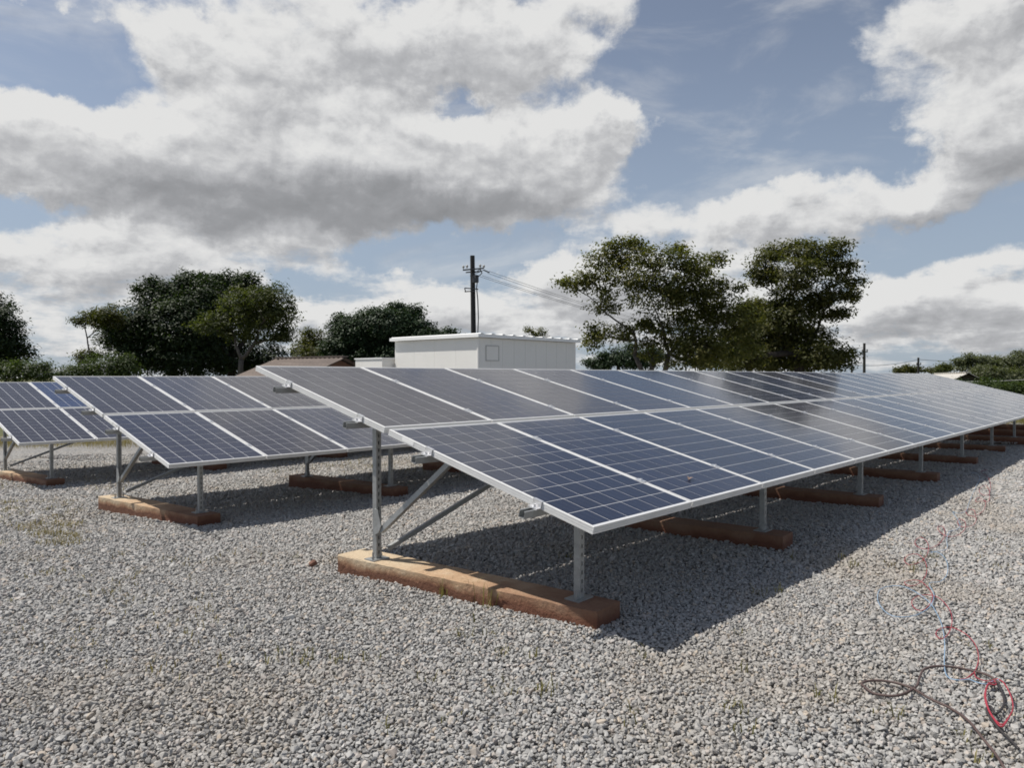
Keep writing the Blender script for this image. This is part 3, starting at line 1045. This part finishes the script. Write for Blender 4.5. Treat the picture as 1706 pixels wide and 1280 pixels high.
def house(label, corner, ex, lx, ly, wall_h, ridge, mwall, mroof, ov=0.35):
    """gable house; ex = unit vector along the ridge, corner = near ground corner"""
    r_ = empty('house', corner)
    tag(r_, label, 'house')
    ex = Vector((ex[0], ex[1], 0)).normalized()
    ey = Vector((-ex.y, ex.x, 0))
    P_ = lambda x, y, z: ex * x + ey * y + Vector((0, 0, z))
    mb = MB()
    vs = [P_(0, 0, 0), P_(lx, 0, 0), P_(lx, ly, 0), P_(0, ly, 0), P_(0, 0, wall_h), P_(lx, 0, wall_h), P_(lx, ly, wall_h), P_(0, ly, wall_h), P_(0, ly / 2, ridge - .04), P_(lx, ly / 2, ridge - .04)]
    mb.add(vs, [(0, 1, 5, 4), (1, 2, 6, 9, 5), (2, 3, 7, 6), (3, 0, 4, 8, 7), (4, 5, 9, 8), (6, 7, 8, 9)])
    mb.obj('wall', mwall, r_)
    sl_ = (ridge - wall_h) / (ly / 2)
    lowz = wall_h - ov * sl_ + .06
    mb = MB()
    corrugated(mb, P_(-ov, -ov, lowz), P_(lx + ov, -ov, lowz), P_(lx + ov, ly / 2, ridge + .06), P_(-ov, ly / 2, ridge + .06), 16)
    corrugated(mb, P_(lx + ov, ly + ov, lowz), P_(-ov, ly + ov, lowz), P_(-ov, ly / 2, ridge + .06), P_(lx + ov, ly / 2, ridge + .06), 16)
    rf = mb.obj('roof', mroof, r_)
    MB().obox(P_(-ov, ly / 2, ridge + .10), P_(lx + ov, ly / 2, ridge + .10), .3, .05).obj('ridge_cap', mroof, rf)
    return r_


def house_px(label, pl_, pr_, ridge_l, depth_l, depth_r, ly, wall_drop, mwall, mroof):
    a, b = at(pl_, 620, depth_l), at(pr_, 620, depth_r)
    ex = (b - a)
    ex.z = 0
    g_ = ground_z(a.x, a.y)
    rz = at(pl_, ridge_l, depth_l).z - g_
    ey = Vector((-ex.y, ex.x, 0)).normalized()
    corner = Vector((a.x, a.y, g_)) - ey * (ly / 2)
    return house(label, corner, ex, ex.length, ly, rz - wall_drop, rz, mwall, mroof)


house_px('low house with weathered brown corrugated roof under the dark trees at left', 470, 566, 600, 33, 31, 5.2, 0.95, M_mud, M_oldroof)
house_px('small building with pale zinc gable roof beyond the far end of the front array', 1560, 1612, 624, 66, 52, 5.0, 1.3, M_dark, M_zinc)


# ------------------------------------------------------------------ trees
def leaves_mesh(name, C, Nrm, size, mat, tone):
    """one pointed leaf (two triangles) at each centre"""
    n = len(C)
    Nrm = Nrm / np.linalg.norm(Nrm, axis=1, keepdims=True)
    t = rng.normal(size=(n, 3))
    t -= (t * Nrm).sum(1, keepdims=True) * Nrm
    t /= np.linalg.norm(t, axis=1, keepdims=True)
    b = np.cross(Nrm, t)
    s = size[:, None]
    fold = Nrm * s * 0.12
    v = np.stack([C - t * s, C + b * s * 0.42 + fold, C + t * s - fold, C - b * s * 0.42 + fold], 1).reshape(-1, 3)
    me = bpy.data.meshes.new(name)
    me.vertices.add(n * 4)
    me.vertices.foreach_set('co', v.astype(np.float32).ravel())
    idx = np.arange(n * 4).reshape(n, 4)
    tri = np.concatenate([idx[:, [0, 1, 2]], idx[:, [0, 2, 3]]], 1).reshape(-1)
    me.loops.add(n * 6)
    me.loops.foreach_set('vertex_index', tri.astype(np.int32))
    me.polygons.add(n * 2)
    me.polygons.foreach_set('loop_start', np.arange(0, n * 6, 3, dtype=np.int32))
    at_ = me.attributes.new('tone', 'FLOAT', 'POINT')
    at_.data.foreach_set('value', np.repeat(tone, 4).astype(np.float32))
    me.materials.append(mat)
    me.update()
    me.validate()
    return me


def limb(mb, a, b, r0, r1, bend=0.12, n=5, seg=6):
    a, b = Vector(a), Vector(b)
    L_ = (b - a).length
    o1 = Vector((random.gauss(0, 1), random.gauss(0, 1), random.gauss(0, .5))) * bend * L_ * .5
    pts, rad = [], []
    for i in range(n + 1):
        t = i / n
        p = a.lerp(b, t) + o1 * math.sin(math.pi * t) + Vector((random.gauss(0, 1), random.gauss(0, 1), random.gauss(0, 1))) * (bend * .06 * L_ * (0 < i < n))
        pts.append(p)
        rad.append(r0 + (r1 - r0) * t)
    mb.tube(pts, rad, seg)
    return pts


def tree(name, label, depth, base_px, fork_py, blobs, mleaf, mbark, leaf=0.14, dens=1.0, trunk=0.22, deep=0.8, sprig=0.30, group=None, twigs=True, gap=0.55, cat='tree', stems=1, fill=0.5):
    bpt = at(base_px, 620, depth)
    g_ = ground_z(bpt.x, bpt.y)
    base = Vector((bpt.x, bpt.y, g_))
    root = empty(name, base)
    tag(root, label, cat, group)
    k = depth / FPX
    fz = at(base_px, fork_py, depth).z
    fork = Vector((base.x, base.y, fz))
    mb = MB()
    if stems == 1:
        limb(mb, base - base, fork - base, trunk, trunk * .72, .06, 5, 9)
        forks = [fork - base]
    else:
        forks = []
        for i in range(stems):
            f_ = fork - base + RT * random.uniform(-1, 1) * trunk * 5 + FW * random.uniform(-1, 1) * trunk * 3
            limb(mb, Vector((random.uniform(-.2, .2), random.uniform(-.2, .2), 0)), f_, trunk * .7, trunk * .5, .1, 5, 7)
            forks.append(f_)
    Cs, Ns, Ts = [], [], []
    tufts = []
    for (px, py, rx, ry) in blobs:            # small clumps standing out of the crown's outline
        for _ in range(2 if rx > 17 else 1):
            a_ = random.uniform(-0.5, math.pi + 0.5)
            f2_ = random.uniform(.22, .36)
            tufts.append((px + math.cos(a_) * rx * 1.02, py - math.sin(a_) * ry * 1.05, max(5, rx * f2_), max(4.5, ry * f2_ * 1.2)))
    fz_ = sum((f for f in forks), Vector()) / len(forks)
    nodes = [(f, 0.0, trunk * (.62 if stems == 1 else .46)) for f in forks]      # point, way from the fork, radius there
    todo = [(b_, False) for b_ in sorted(blobs, key=lambda b_: (at(b_[0], b_[1], depth) - base - fz_).length)] + [(b_, True) for b_ in tufts]
    for (px, py, rx, ry), is_tuft in todo:
        rxm, rym = rx * k, ry * k
        rd = (rxm + rym) / 2 * deep
        dz_ = random.uniform(-1, 1) * deep * 0.9 * max(rxm, rym)
        c = at(px, py, depth + dz_) - base
        r0 = trunk * .22
        if not is_tuft:
            f_, way, r0 = min(nodes, key=lambda q: (q[0] - c).length * (1.0 if q[0].z < c.z + .3 else 1.6) + .45 * q[1])
            r1 = max(trunk * .09, r0 * .55)
            p_ = limb(mb, f_, c - Vector((0, 0, rym * .25)), r0 * .9, r1, .13, 5, 6)
            L_ = (c - f_).length
            nodes.append((p_[3], way + L_ * .6, r0 * .72))
            nodes.append((p_[5], way + L_, r1))
        vol = rxm * rym
        sprig_ = sprig * .8
        ns = max(8, int(vol * 88 * dens / (sprig_ / .26) ** 2))
        for _ in range(ns):
            u = Vector((random.gauss(0, 1), random.gauss(0, 1), random.gauss(0, 1))).normalized()
            rr = random.uniform(gap, 1.0) if random.random() > fill else random.uniform(.1, 1) ** .5
            rr *= random.uniform(.85, 1.12)
            q = c + RT * (u.x * rxm * rr) + Vector((0, 0, 1)) * (u.y * rym * rr) + FW * (u.z * rd * rr)
            if twigs and not is_tuft and random.random() < .12:
                limb(mb, c.lerp(q, .1), q, trunk * .05, trunk * .014, .12, 2, 4)
            m_ = int(random.uniform(13, 23))
            off = rng.normal(0, 1, (m_, 3)) * np.array([sprig_, sprig_, sprig_ * .6]) * random.uniform(.6, 1.1)
            Cs.append(np.array(q) + off)
            out_ = np.array((RT * u.x + Vector((0, 0, u.y + 1.0)) + FW * u.z))
            Ns.append(out_ + rng.normal(0, .55, (m_, 3)))
            Ts.append(np.clip(random.uniform(.15, .75) + rng.normal(0, .16, m_), 0, 1))
    C_, N_2, T_ = np.concatenate(Cs), np.concatenate(Ns), np.concatenate(Ts)
    keep = C_[:, 2] > 0.02
    C_, N_2, T_ = C_[keep], N_2[keep], T_[keep]
    mb.obj('trunk', mbark, root, smooth=True)
    sz = leaf * .62 * rng.uniform(.6, 1.3, len(C_))
    link('crown', leaves_mesh('crown', C_, N_2, sz, mleaf, T_), root)
    return root


LF_dark = mat_leaf('dark_leaf', (0.014, 0.027, 0.010), (0.028, 0.048, 0.015), (0.055, 0.080, 0.024), .3)
LF_mango = mat_leaf('mango_leaf', (0.018, 0.036, 0.015), (0.032, 0.060, 0.024), (0.065, 0.095, 0.045), .2)
LF_mid = mat_leaf('green_leaf', (0.032, 0.044, 0.014), (0.070, 0.085, 0.026), (0.135, 0.14, 0.048), .45)
LF_light = mat_leaf('light_leaf', (0.042, 0.052, 0.014), (0.10, 0.108, 0.028), (0.19, 0.165, 0.055), .5)
LF_olive = mat_leaf('olive_leaf', (0.040, 0.048, 0.014), (0.085, 0.092, 0.026), (0.155, 0.14, 0.045), .45)
LF_hazed = mat_leaf('hazed_far_leaf', (0.065, 0.078, 0.045), (0.105, 0.120, 0.065), (0.17, 0.175, 0.10), .4)  # distance haze mixed into the leaf colour, paler and greyer
LF_bush = mat_leaf('bush_leaf', (0.030, 0.050, 0.014), (0.058, 0.085, 0.024), (0.11, 0.14, 0.045), .4)
BK_dark = mat_bark('dark_bark', (0.045, 0.036, 0.030))
BK_grey = mat_bark('grey_bark', (0.11, 0.095, 0.08))

# left side
tree('broadleaf_tree', 'dark tree cut off by the left edge of the picture', 34, -20, 590, [(-25, 560, 55, 55), (5, 555, 34, 42), (10, 590, 38, 26), (-10, 530, 35, 28), (28, 592, 22, 16)], LF_dark, BK_dark, .14, 1.2)
tree('shrub', 'olive green bush at the left edge in front of the dark tree', 30, 20, 625, [(0, 618, 40, 16), (30, 622, 30, 16), (60, 618, 24, 18), (75, 626, 20, 12)], LF_bush, BK_dark, .09, 1.3, .05, sprig=.2, cat='shrub', stems=3)
tree('shrub', 'yellowish green bush under the crooked tree at left', 31, 140, 625, [(118, 622, 24, 14), (150, 616, 30, 20), (185, 612, 30, 26), (210, 618, 26, 18)], LF_bush, BK_dark, .09, 1.3, .05, sprig=.2, cat='shrub', stems=3)
tr = tree('crooked_tree', 'thin crooked tree with a flat wispy crown left of the dark trees', 36, 150, 600, [(150, 528, 24, 12), (178, 524, 20, 12), (140, 540, 12, 7), (165, 540, 16, 8), (150, 592, 16, 14), (138, 600, 12, 10), (192, 532, 14, 14)], LF_olive, BK_dark, .11, 1.0, .10, sprig=.2, fill=.2)
tree('broadleaf_tree', 'very dark tall tree with a ragged top in the left group', 38, 290, 600,
     [(318, 470, 24, 22), (300, 490, 30, 28), (255, 505, 28, 26), (235, 482, 14, 16), (220, 540, 42, 36), (270, 550, 55, 50), (310, 540, 50, 60), (230, 590, 55, 34), (300, 600, 70, 34), (190, 560, 26, 28), (340, 505, 30, 30), (255, 478, 12, 12)],
     LF_dark, BK_dark, .15, 1.35, .3)
tree('broadleaf_tree', 'dark pointed tree just behind the brighter one in the left group', 40, 385, 600,
     [(350, 478, 20, 20), (385, 468, 26, 18), (408, 472, 14, 14), (370, 500, 40, 34), (420, 490, 30, 24), (350, 540, 50, 50), (430, 520, 36, 30), (380, 590, 70, 40), (445, 600, 40, 30)], LF_dark, BK_dark, .15, 1.3, .28)
tree('broadleaf_tree', 'brighter leafy tree with a spreading crown at the right of the left group', 34, 402, 600,
     [(430, 495, 48, 18), (400, 505, 40, 20), (462, 512, 28, 22), (480, 535, 18, 22), (440, 530, 44, 20), (380, 530, 34, 16), (350, 545, 24, 14), (430, 556, 40, 14), (475, 560, 22, 14), (390, 556, 26, 10)],
     LF_mid, BK_grey, .12, .9, .16, sprig=.26, fill=.3, gap=.7)
tree('broadleaf_tree', 'small rounded tree between the left group and the mango tree', 46, 520, 600, [(520, 570, 24, 14), (540, 578, 22, 18), (505, 582, 20, 18), (525, 595, 36, 18), (512, 558, 8, 6)], LF_olive, BK_dark, .14, 1.2, .15)
tree('mango_tree', 'dense rounded mango tree left of the white cabin', 42, 640, 600,
     [(640, 540, 60, 26), (600, 550, 40, 28), (680, 548, 44, 28), (575, 575, 30, 34), (640, 570, 70, 36), (710, 575, 40, 30), (738, 560, 18, 12), (730, 590, 30, 30), (590, 600, 50, 24), (660, 600, 70, 24), (625, 525, 24, 12), (670, 523, 24, 12)],
     LF_mango, BK_dark, .15, 1.5, .35, sprig=.26, gap=.75, fill=.35)
tree('shrub', 'little green treetop showing over the cabin roof', 50, 895, 580, [(884, 553, 11, 4), (902, 556, 8, 4), (893, 566, 18, 6)], LF_light, BK_dark, .12, .8, .08, sprig=.2)
# right side
tree('broadleaf_tree', 'low dark tree behind the big spreading tree', 60, 1030, 605, [(1010, 602, 28, 12), (1040, 596, 34, 18), (1070, 600, 30, 18), (1000, 610, 24, 10)], LF_mango, BK_dark, .18, 1.2, .2)
tree('spreading_tree', 'big light green tree with open spreading branches right of the cabin', 32, 1088, 590,
     [(1050, 425, 44, 22), (1000, 440, 34, 26), (1100, 430, 44, 22), (1145, 435, 32, 22), (970, 470, 30, 18), (1010, 475, 34, 22), (1060, 460, 50, 26), (1120, 470, 50, 30), (1170, 470, 28, 26), (1000, 510, 24, 14),
      (1090, 505, 44, 22), (1150, 510, 50, 30), (1210, 490, 26, 24), (1215, 530, 30, 30), (1170, 550, 50, 30), (1010, 555, 36, 14), (990, 566, 16, 10), (1055, 548, 30, 14), (1180, 440, 20, 16), (1140, 490, 40, 26), (1190, 520, 36, 30), (1160, 575, 50, 30), (1105, 545, 30, 20), (1235, 540, 24, 30), (1130, 565, 44, 26), (1210, 580, 44, 30), (1150, 600, 50, 18), (1010, 415, 14, 10), (1045, 406, 12, 8), (962, 480, 14, 9), (985, 575, 12, 8), (1075, 585, 24, 14)],
     LF_light, BK_grey, .135, .68, .2, sprig=.27, gap=.55, stems=4, fill=.3)
tree('tall_tree', 'tall dark green tree with a knobbly crown, rightmost of the two big trees', 35, 1330, 590,
     [(1300, 418, 34, 14), (1345, 425, 36, 18), (1390, 414, 24, 16), (1275, 432, 18, 14), (1280, 455, 26, 18), (1330, 455, 46, 26), (1390, 445, 30, 22), (1412, 470, 18, 12), (1265, 468, 14, 9), (1390, 490, 30, 16), (1320, 495, 44, 26), (1415, 495, 14, 9), (1370, 520, 30, 14), (1395, 525, 16, 10),
      (1310, 530, 42, 30), (1290, 560, 60, 34), (1350, 565, 46, 30), (1375, 590, 44, 26), (1320, 600, 80, 22), (1400, 605, 26, 14), (1240, 600, 40, 22)],
     LF_olive, BK_dark, .14, 1.15, .28, sprig=.27, gap=.65, fill=.4)
tree('broadleaf_tree', 'bushy olive tree filling the gap between the two big trees', 37, 1250, 600, [(1265, 520, 26, 22), (1240, 545, 36, 30), (1270, 570, 46, 36), (1220, 585, 40, 32), (1180, 600, 44, 20), (1285, 600, 50, 22), (1250, 515, 22, 14)], LF_light, BK_dark, .14, 1.4, .16)
# far right
lab = ['flat topped hazy tree at the far right edge', 'broad flat topped tree left of the rightmost one', 'small dark round tree standing left of the flat topped trees', 'low olive tree beside the short distant pole', 'hazy tree behind the zinc roof']
tree('acacia_tree', lab[0], 88, 1690, 615, [(1690, 600, 26, 7), (1660, 606, 22, 7), (1700, 612, 26, 8), (1675, 620, 28, 9), (1700, 592, 12, 5), (1720, 600, 26, 8)], LF_hazed, BK_grey, .26, 1.2, .25, sprig=.45, fill=.3, group='flat topped trees at the far right')
tree('acacia_tree', lab[1], 84, 1628, 620, [(1622, 600, 22, 6), (1640, 606, 22, 6), (1610, 608, 18, 6), (1650, 612, 22, 7), (1602, 602, 8, 5), (1630, 618, 30, 8)], LF_hazed, BK_grey, .26, 1.2, .25, sprig=.45, fill=.3, group='flat topped trees at the far right')
tree('broadleaf_tree', lab[2], 92, 1575, 620, [(1573, 611, 9, 6), (1580, 614, 10, 5), (1568, 616, 12, 5)], LF_mid, BK_dark, .24, 1.3, .2, sprig=.4)
tree('broadleaf_tree', lab[3], 100, 1512, 622, [(1512, 616, 14, 4), (1525, 618, 12, 4), (1500, 619, 10, 4), (1555, 618, 18, 4)], LF_olive, BK_dark, .26, 1.4, .18, sprig=.4)
tree('broadleaf_tree', lab[4], 80, 1660, 625, [(1650, 622, 26, 10), (1680, 628, 30, 12), (1700, 634, 30, 12), (1630, 628, 22, 8)], LF_hazed, BK_dark, .22, 1.4, .2, sprig=.4)
tree('hedge_bush', 'green hedge bush beyond the far end of the front array', 42, 1690, 660, [(1660, 652, 24, 14), (1690, 655, 28, 18), (1715, 660, 26, 24), (1640, 645, 18, 10), (1700, 675, 30, 14)], LF_bush, BK_dark, .13, 1.3, .06, sprig=.26, cat='shrub', stems=3)
tree('hedge_bush', 'dark hedge bush under the zinc roofed building', 47, 1640, 655, [(1625, 642, 16, 8), (1650, 648, 22, 10), (1605, 645, 18, 8)], LF_mango, BK_dark, .13, 1.3, .06, sprig=.26, cat='shrub', stems=3)


# ------------------------------------------------------------------ weeds
def blades(name, label, spots, mat, kind='stuff'):
    """spots: (px, py, radius m, number, length m)"""
    vs, fs, tone = [], [], []
    for (px, py, rad, n, ln) in spots:
        c = on_ground(px, py)
        for _ in range(n):
            a, r_ = random.uniform(0, 6.283), rad * math.sqrt(random.random())
            p = Vector((c.x + math.cos(a) * r_, c.y + math.sin(a) * r_, 0))
            p.z = ground_z(p.x, p.y) - .015
            h = ln * random.uniform(.5, 1.2)
            th_ = random.uniform(0, 6.283)
            lean = Vector((math.cos(th_), math.sin(th_), 0)) * h * random.uniform(.15, .9)
            w = Vector((-math.sin(th_), math.cos(th_), 0)) * random.uniform(.0015, .0035)
            b = len(vs)
            m_ = p + lean * .4 + Vector((0, 0, h * .65))
            e = p + lean + Vector((0, 0, h * random.uniform(.6, 1)))
            vs += [p - w, p + w, m_ + w * .8, m_ - w * .8, e]
            fs += [(b, b + 1, b + 2, b + 3), (b + 3, b + 2, b + 4)]
            tone += [min(1, max(0, random.gauss(.5, .25)))] * 5
    mb = MB().add(vs, fs)
    o = mb.obj(name, mat)
    at_ = o.data.attributes.new('tone', 'FLOAT', 'POINT')
    at_.data.foreach_set('value', tone)
    return tag(o, label, None, kind=kind)


M_weed = mat_leaf('weed_green', (0.13, 0.12, 0.04), (0.20, 0.18, 0.07), (0.28, 0.24, 0.11), .3)
M_dry = mat_leaf('dry_grass', (0.17, 0.13, 0.055), (0.24, 0.19, 0.085), (0.32, 0.27, 0.13), .3)
sp_g, sp_d = [], []
for _ in range(40):
    sp_g.append((random.uniform(380, 1700), random.uniform(900, 1280), .05, random.randint(3, 9), .06))
for (px, py) in ((775, 1062), (1270, 990), (1225, 1180), (745, 990), (800, 995), (1300, 985), (1420, 940), (560, 1100), (505, 1100), (1640, 900), (1560, 930), (1530, 950), (1480, 1190), (910, 1150)):
    sp_g.append((px, py, .06, 13, .065))
for (px, py) in ((742, 992), (790, 1000), (815, 1010)):
    sp_g.append((px, py, .04, 12, .17))
for _ in range(40):
    sp_d.append((random.uniform(-20, 130), random.uniform(835, 905), .14, 30, .06))
for _ in range(26):
    sp_d.append((random.uniform(60, 380), random.uniform(900, 1010), .10, 10, .045))
for _ in range(30):
    sp_d.append((random.uniform(0, 420), random.uniform(1000, 1120), .10, 6, .045))
for _ in range(70):
    sp_d.append((random.uniform(440, 760), random.uniform(762, 790), .30, 16, .08))
for _ in range(24):
    sp_d.append((random.uniform(-20, 220), random.uniform(798, 815), .3, 14, .08))
for _ in range(12):
    sp_d.append((random.uniform(1480, 1700), random.uniform(880, 960), .10, 10, .045))
for _ in range(120):
    sp_d.append((random.uniform(-40, 240), random.uniform(735, 745), .6, 30, .22))
blades('weeds', 'small green weeds scattered in the gravel', sp_g, M_weed)
blades('dry_grass', 'yellowish dry grass patches in the gravel', sp_d, M_dry)
# grass verge past the far end of the arrays
sp_v = []
for _ in range(260):
    sp_v.append((random.uniform(1600, 1740), random.uniform(694, 706), .8, 26, .30))
blades('verge_grass', 'green and yellow grass verge past the far end of the front array', sp_v, M_weed)


# ------------------------------------------------------------------ cables on the gravel
def smooth_path(pts, sub=7):
    out_ = []
    n = len(pts)
    for i in range(n - 1):
        p0, p1, p2, p3 = (Vector(pts[max(i - 1, 0)]), Vector(pts[i]), Vector(pts[i + 1]), Vector(pts[min(i + 2, n - 1)]))
        for s in range(sub):
            t = s / sub
            out_.append(0.5 * ((2 * p1) + (p2 - p0) * t + (2 * p0 - 5 * p1 + 4 * p2 - p3) * t * t + (3 * p1 - p0 - 3 * p2 + p3) * t ** 3))
    out_.append(Vector(pts[-1]))
    return out_


def cable(name, label, px_pts, rad, mat, lift=0.012):
    pts = []
    for i, q in enumerate(px_pts):
        p = on_ground(q[0], q[1])
        z = bumpy(p.x, p.y) + lift + (q[2] if len(q) > 2 else 0) + random.uniform(0, .006)
        pts.append(Vector((p.x, p.y, p.z + z)))
    return tag(MB().tube(smooth_path(pts), rad, 6).obj(name, mat, smooth=True), label, 'cable')


def zc(x, y):     # from the enlarged crop (1366,760)-(1706,1280) of the photograph
    return (1366 + x * 340 / 837, 760 + y * 520 / 1280)


red = [(688, 62), (660, 66), (690, 90), (700, 130), (690, 165), (660, 160), (655, 140), (680, 125), (695, 150), (690, 190), (650, 175), (640, 190), (678, 190), (672, 225), (640, 246), (632, 225), (600, 225), (606, 245), (640, 255), (630, 285),
       (590, 300), (566, 285), (572, 262), (596, 275), (592, 312), (560, 335), (520, 335), (490, 318), (484, 300), (506, 300), (512, 330), (490, 365), (440, 390), (400, 378), (390, 355), (412, 340), (440, 360), (444, 400), (420, 435), (370, 450), (346, 432), (366, 412), (405, 415),
       (434, 445), (436, 490), (410, 530), (370, 545), (346, 530), (366, 518), (410, 522), (450, 560), (462, 600), (430, 640), (395, 640), (376, 612), (395, 588), (440, 580), (490, 596), (530, 640), (542, 690), (530, 745), (500, 772), (476, 755), (490, 732), (540, 725), (600, 755), (640, 800), (650, 860), (632, 905), (600, 930), (575, 932), (600, 930), (632, 908), (640, 925), (680, 945), (722, 935)]
cable('red_cable', 'thin red cable lying in loose loops along the gravel at right', [zc(*q) for q in red], .0022, M_red, .0115)
blue = [(622, 72), (645, 74), (655, 95), (640, 130), (625, 165), (610, 200), (600, 230), (570, 240), (545, 235), (560, 255), (575, 290), (560, 310), (530, 320), (520, 350), (520, 390), (480, 400), (455, 405), (490, 408), (520, 440), (522, 490), (495, 522), (455, 528), (450, 545), (468, 580), (455, 625), (410, 660), (350, 674),
        (290, 664), (250, 630), (236, 590), (250, 556), (300, 542), (350, 552), (410, 580), (455, 620), (490, 680), (506, 740), (512, 800), (510, 870), (520, 915), (555, 938), (610, 935), (640, 945), (680, 955), (712, 940), (735, 940)]
cable('blue_cable', 'thin pale blue cable winding beside the red one on the gravel', [zc(*q) for q in blue], .0022, M_blue, .0115)
cable('red_cable', 'bundled red cable coil at the lower right beside the black cable', [zc(*q) for q in [(715, 950), (690, 960), (676, 1000), (684, 1050), (710, 1100), (745, 1135), (775, 1100), (792, 1060), (780, 1000), (750, 950), (715, 935), (722, 962), (690, 962), (680, 1005), (690, 1060), (718, 1108), (748, 1128), (770, 1105)]], .0030, M_red, .013)
cable('black_cable', 'thick dusty black cable looping on the gravel and leaving at the lower right corner', [zc(*q) for q in [(735, 950), (690, 920), (620, 895), (540, 882), (470, 880), (425, 890), (408, 925), (395, 960), (340, 990), (290, 995), (220, 980), (180, 955), (172, 940), (200, 930), (260, 930), (320, 945), (385, 970), (450, 1010), (540, 1055), (610, 1110), (670, 1180), (720, 1240), (760, 1300)]], .0052, M_brown, .010)
cable('black_cable', 'black cable bundled with the red coil, ending at the lower right', [zc(*q) for q in [(700, 965), (728, 955), (745, 985), (756, 1030), (745, 1060), (720, 1085), (700, 1050), (684, 1060), (690, 1085), (730, 1140), (775, 1180), (815, 1222)]], .0048, M_black, .012)

# small loose things
p = on_ground(522, 944)
bm = bmesh.new()
r = random.Random(5)
for _ in range(26):
    v = Vector((r.gauss(0, 1), r.gauss(0, 1), r.gauss(0, 1))).normalized()
    bm.verts.new((v.x * .034, v.y * .030, v.z * .028 + .02))
bmesh.ops.convex_hull(bm, input=bm.verts)
me = bpy.data.meshes.new('soil_clod')
bm.to_mesh(me)
bm.free()
me.materials.append(M_clod)
tag(link('soil_clod', me, None, p), 'dark reddish clod of soil left of the nearest concrete beam', 'clod')
# dry leaf lying on the second panel
sL = .30
lf = Vector((1.012 + .50, sL * CT, H0 + sL * ST + .003))
best = None
for ix in range(60):
    for iy in range(60):
        x, s = 1.02 + ix * .016, .05 + iy * .02
        q = Vector((x, s * CT, H0 + s * ST)) - CAM
        u = 853 + FPX * q.dot(RT) / q.dot(FW)
        v = 640 - FPX * q.dot(UP) / q.dot(FW)
        e = abs(u - 1148) + abs(v - 802)
        if best is None or e < best[0]:
            best = (e, x, s)
_, x, s = best
mb = MB()
vs, fs = [], []
for i in range(5):
    t = i / 4
    w = .018 * math.sin(math.pi * (t * .9 + .05))
    zz = .012 * math.sin(t * 3.0) + .001
    vs += [(t * .055, -w, zz + .010), (t * .055, 0, zz), (t * .055, w, zz + .006)]
for i in range(4):
    for j in range(2):
        a = i * 3 + j
        fs.append((a, a + 1, a + 4, a + 3))
mb.add(vs, fs)
o = mb.obj('dry_leaf', M_leafdry, None, (x, s * CT, H0 + s * ST + .002))
o.rotation_euler = Euler((TH, 0, .4))
tag(o, 'curled dry brown leaf lying on the second front panel', 'leaf')
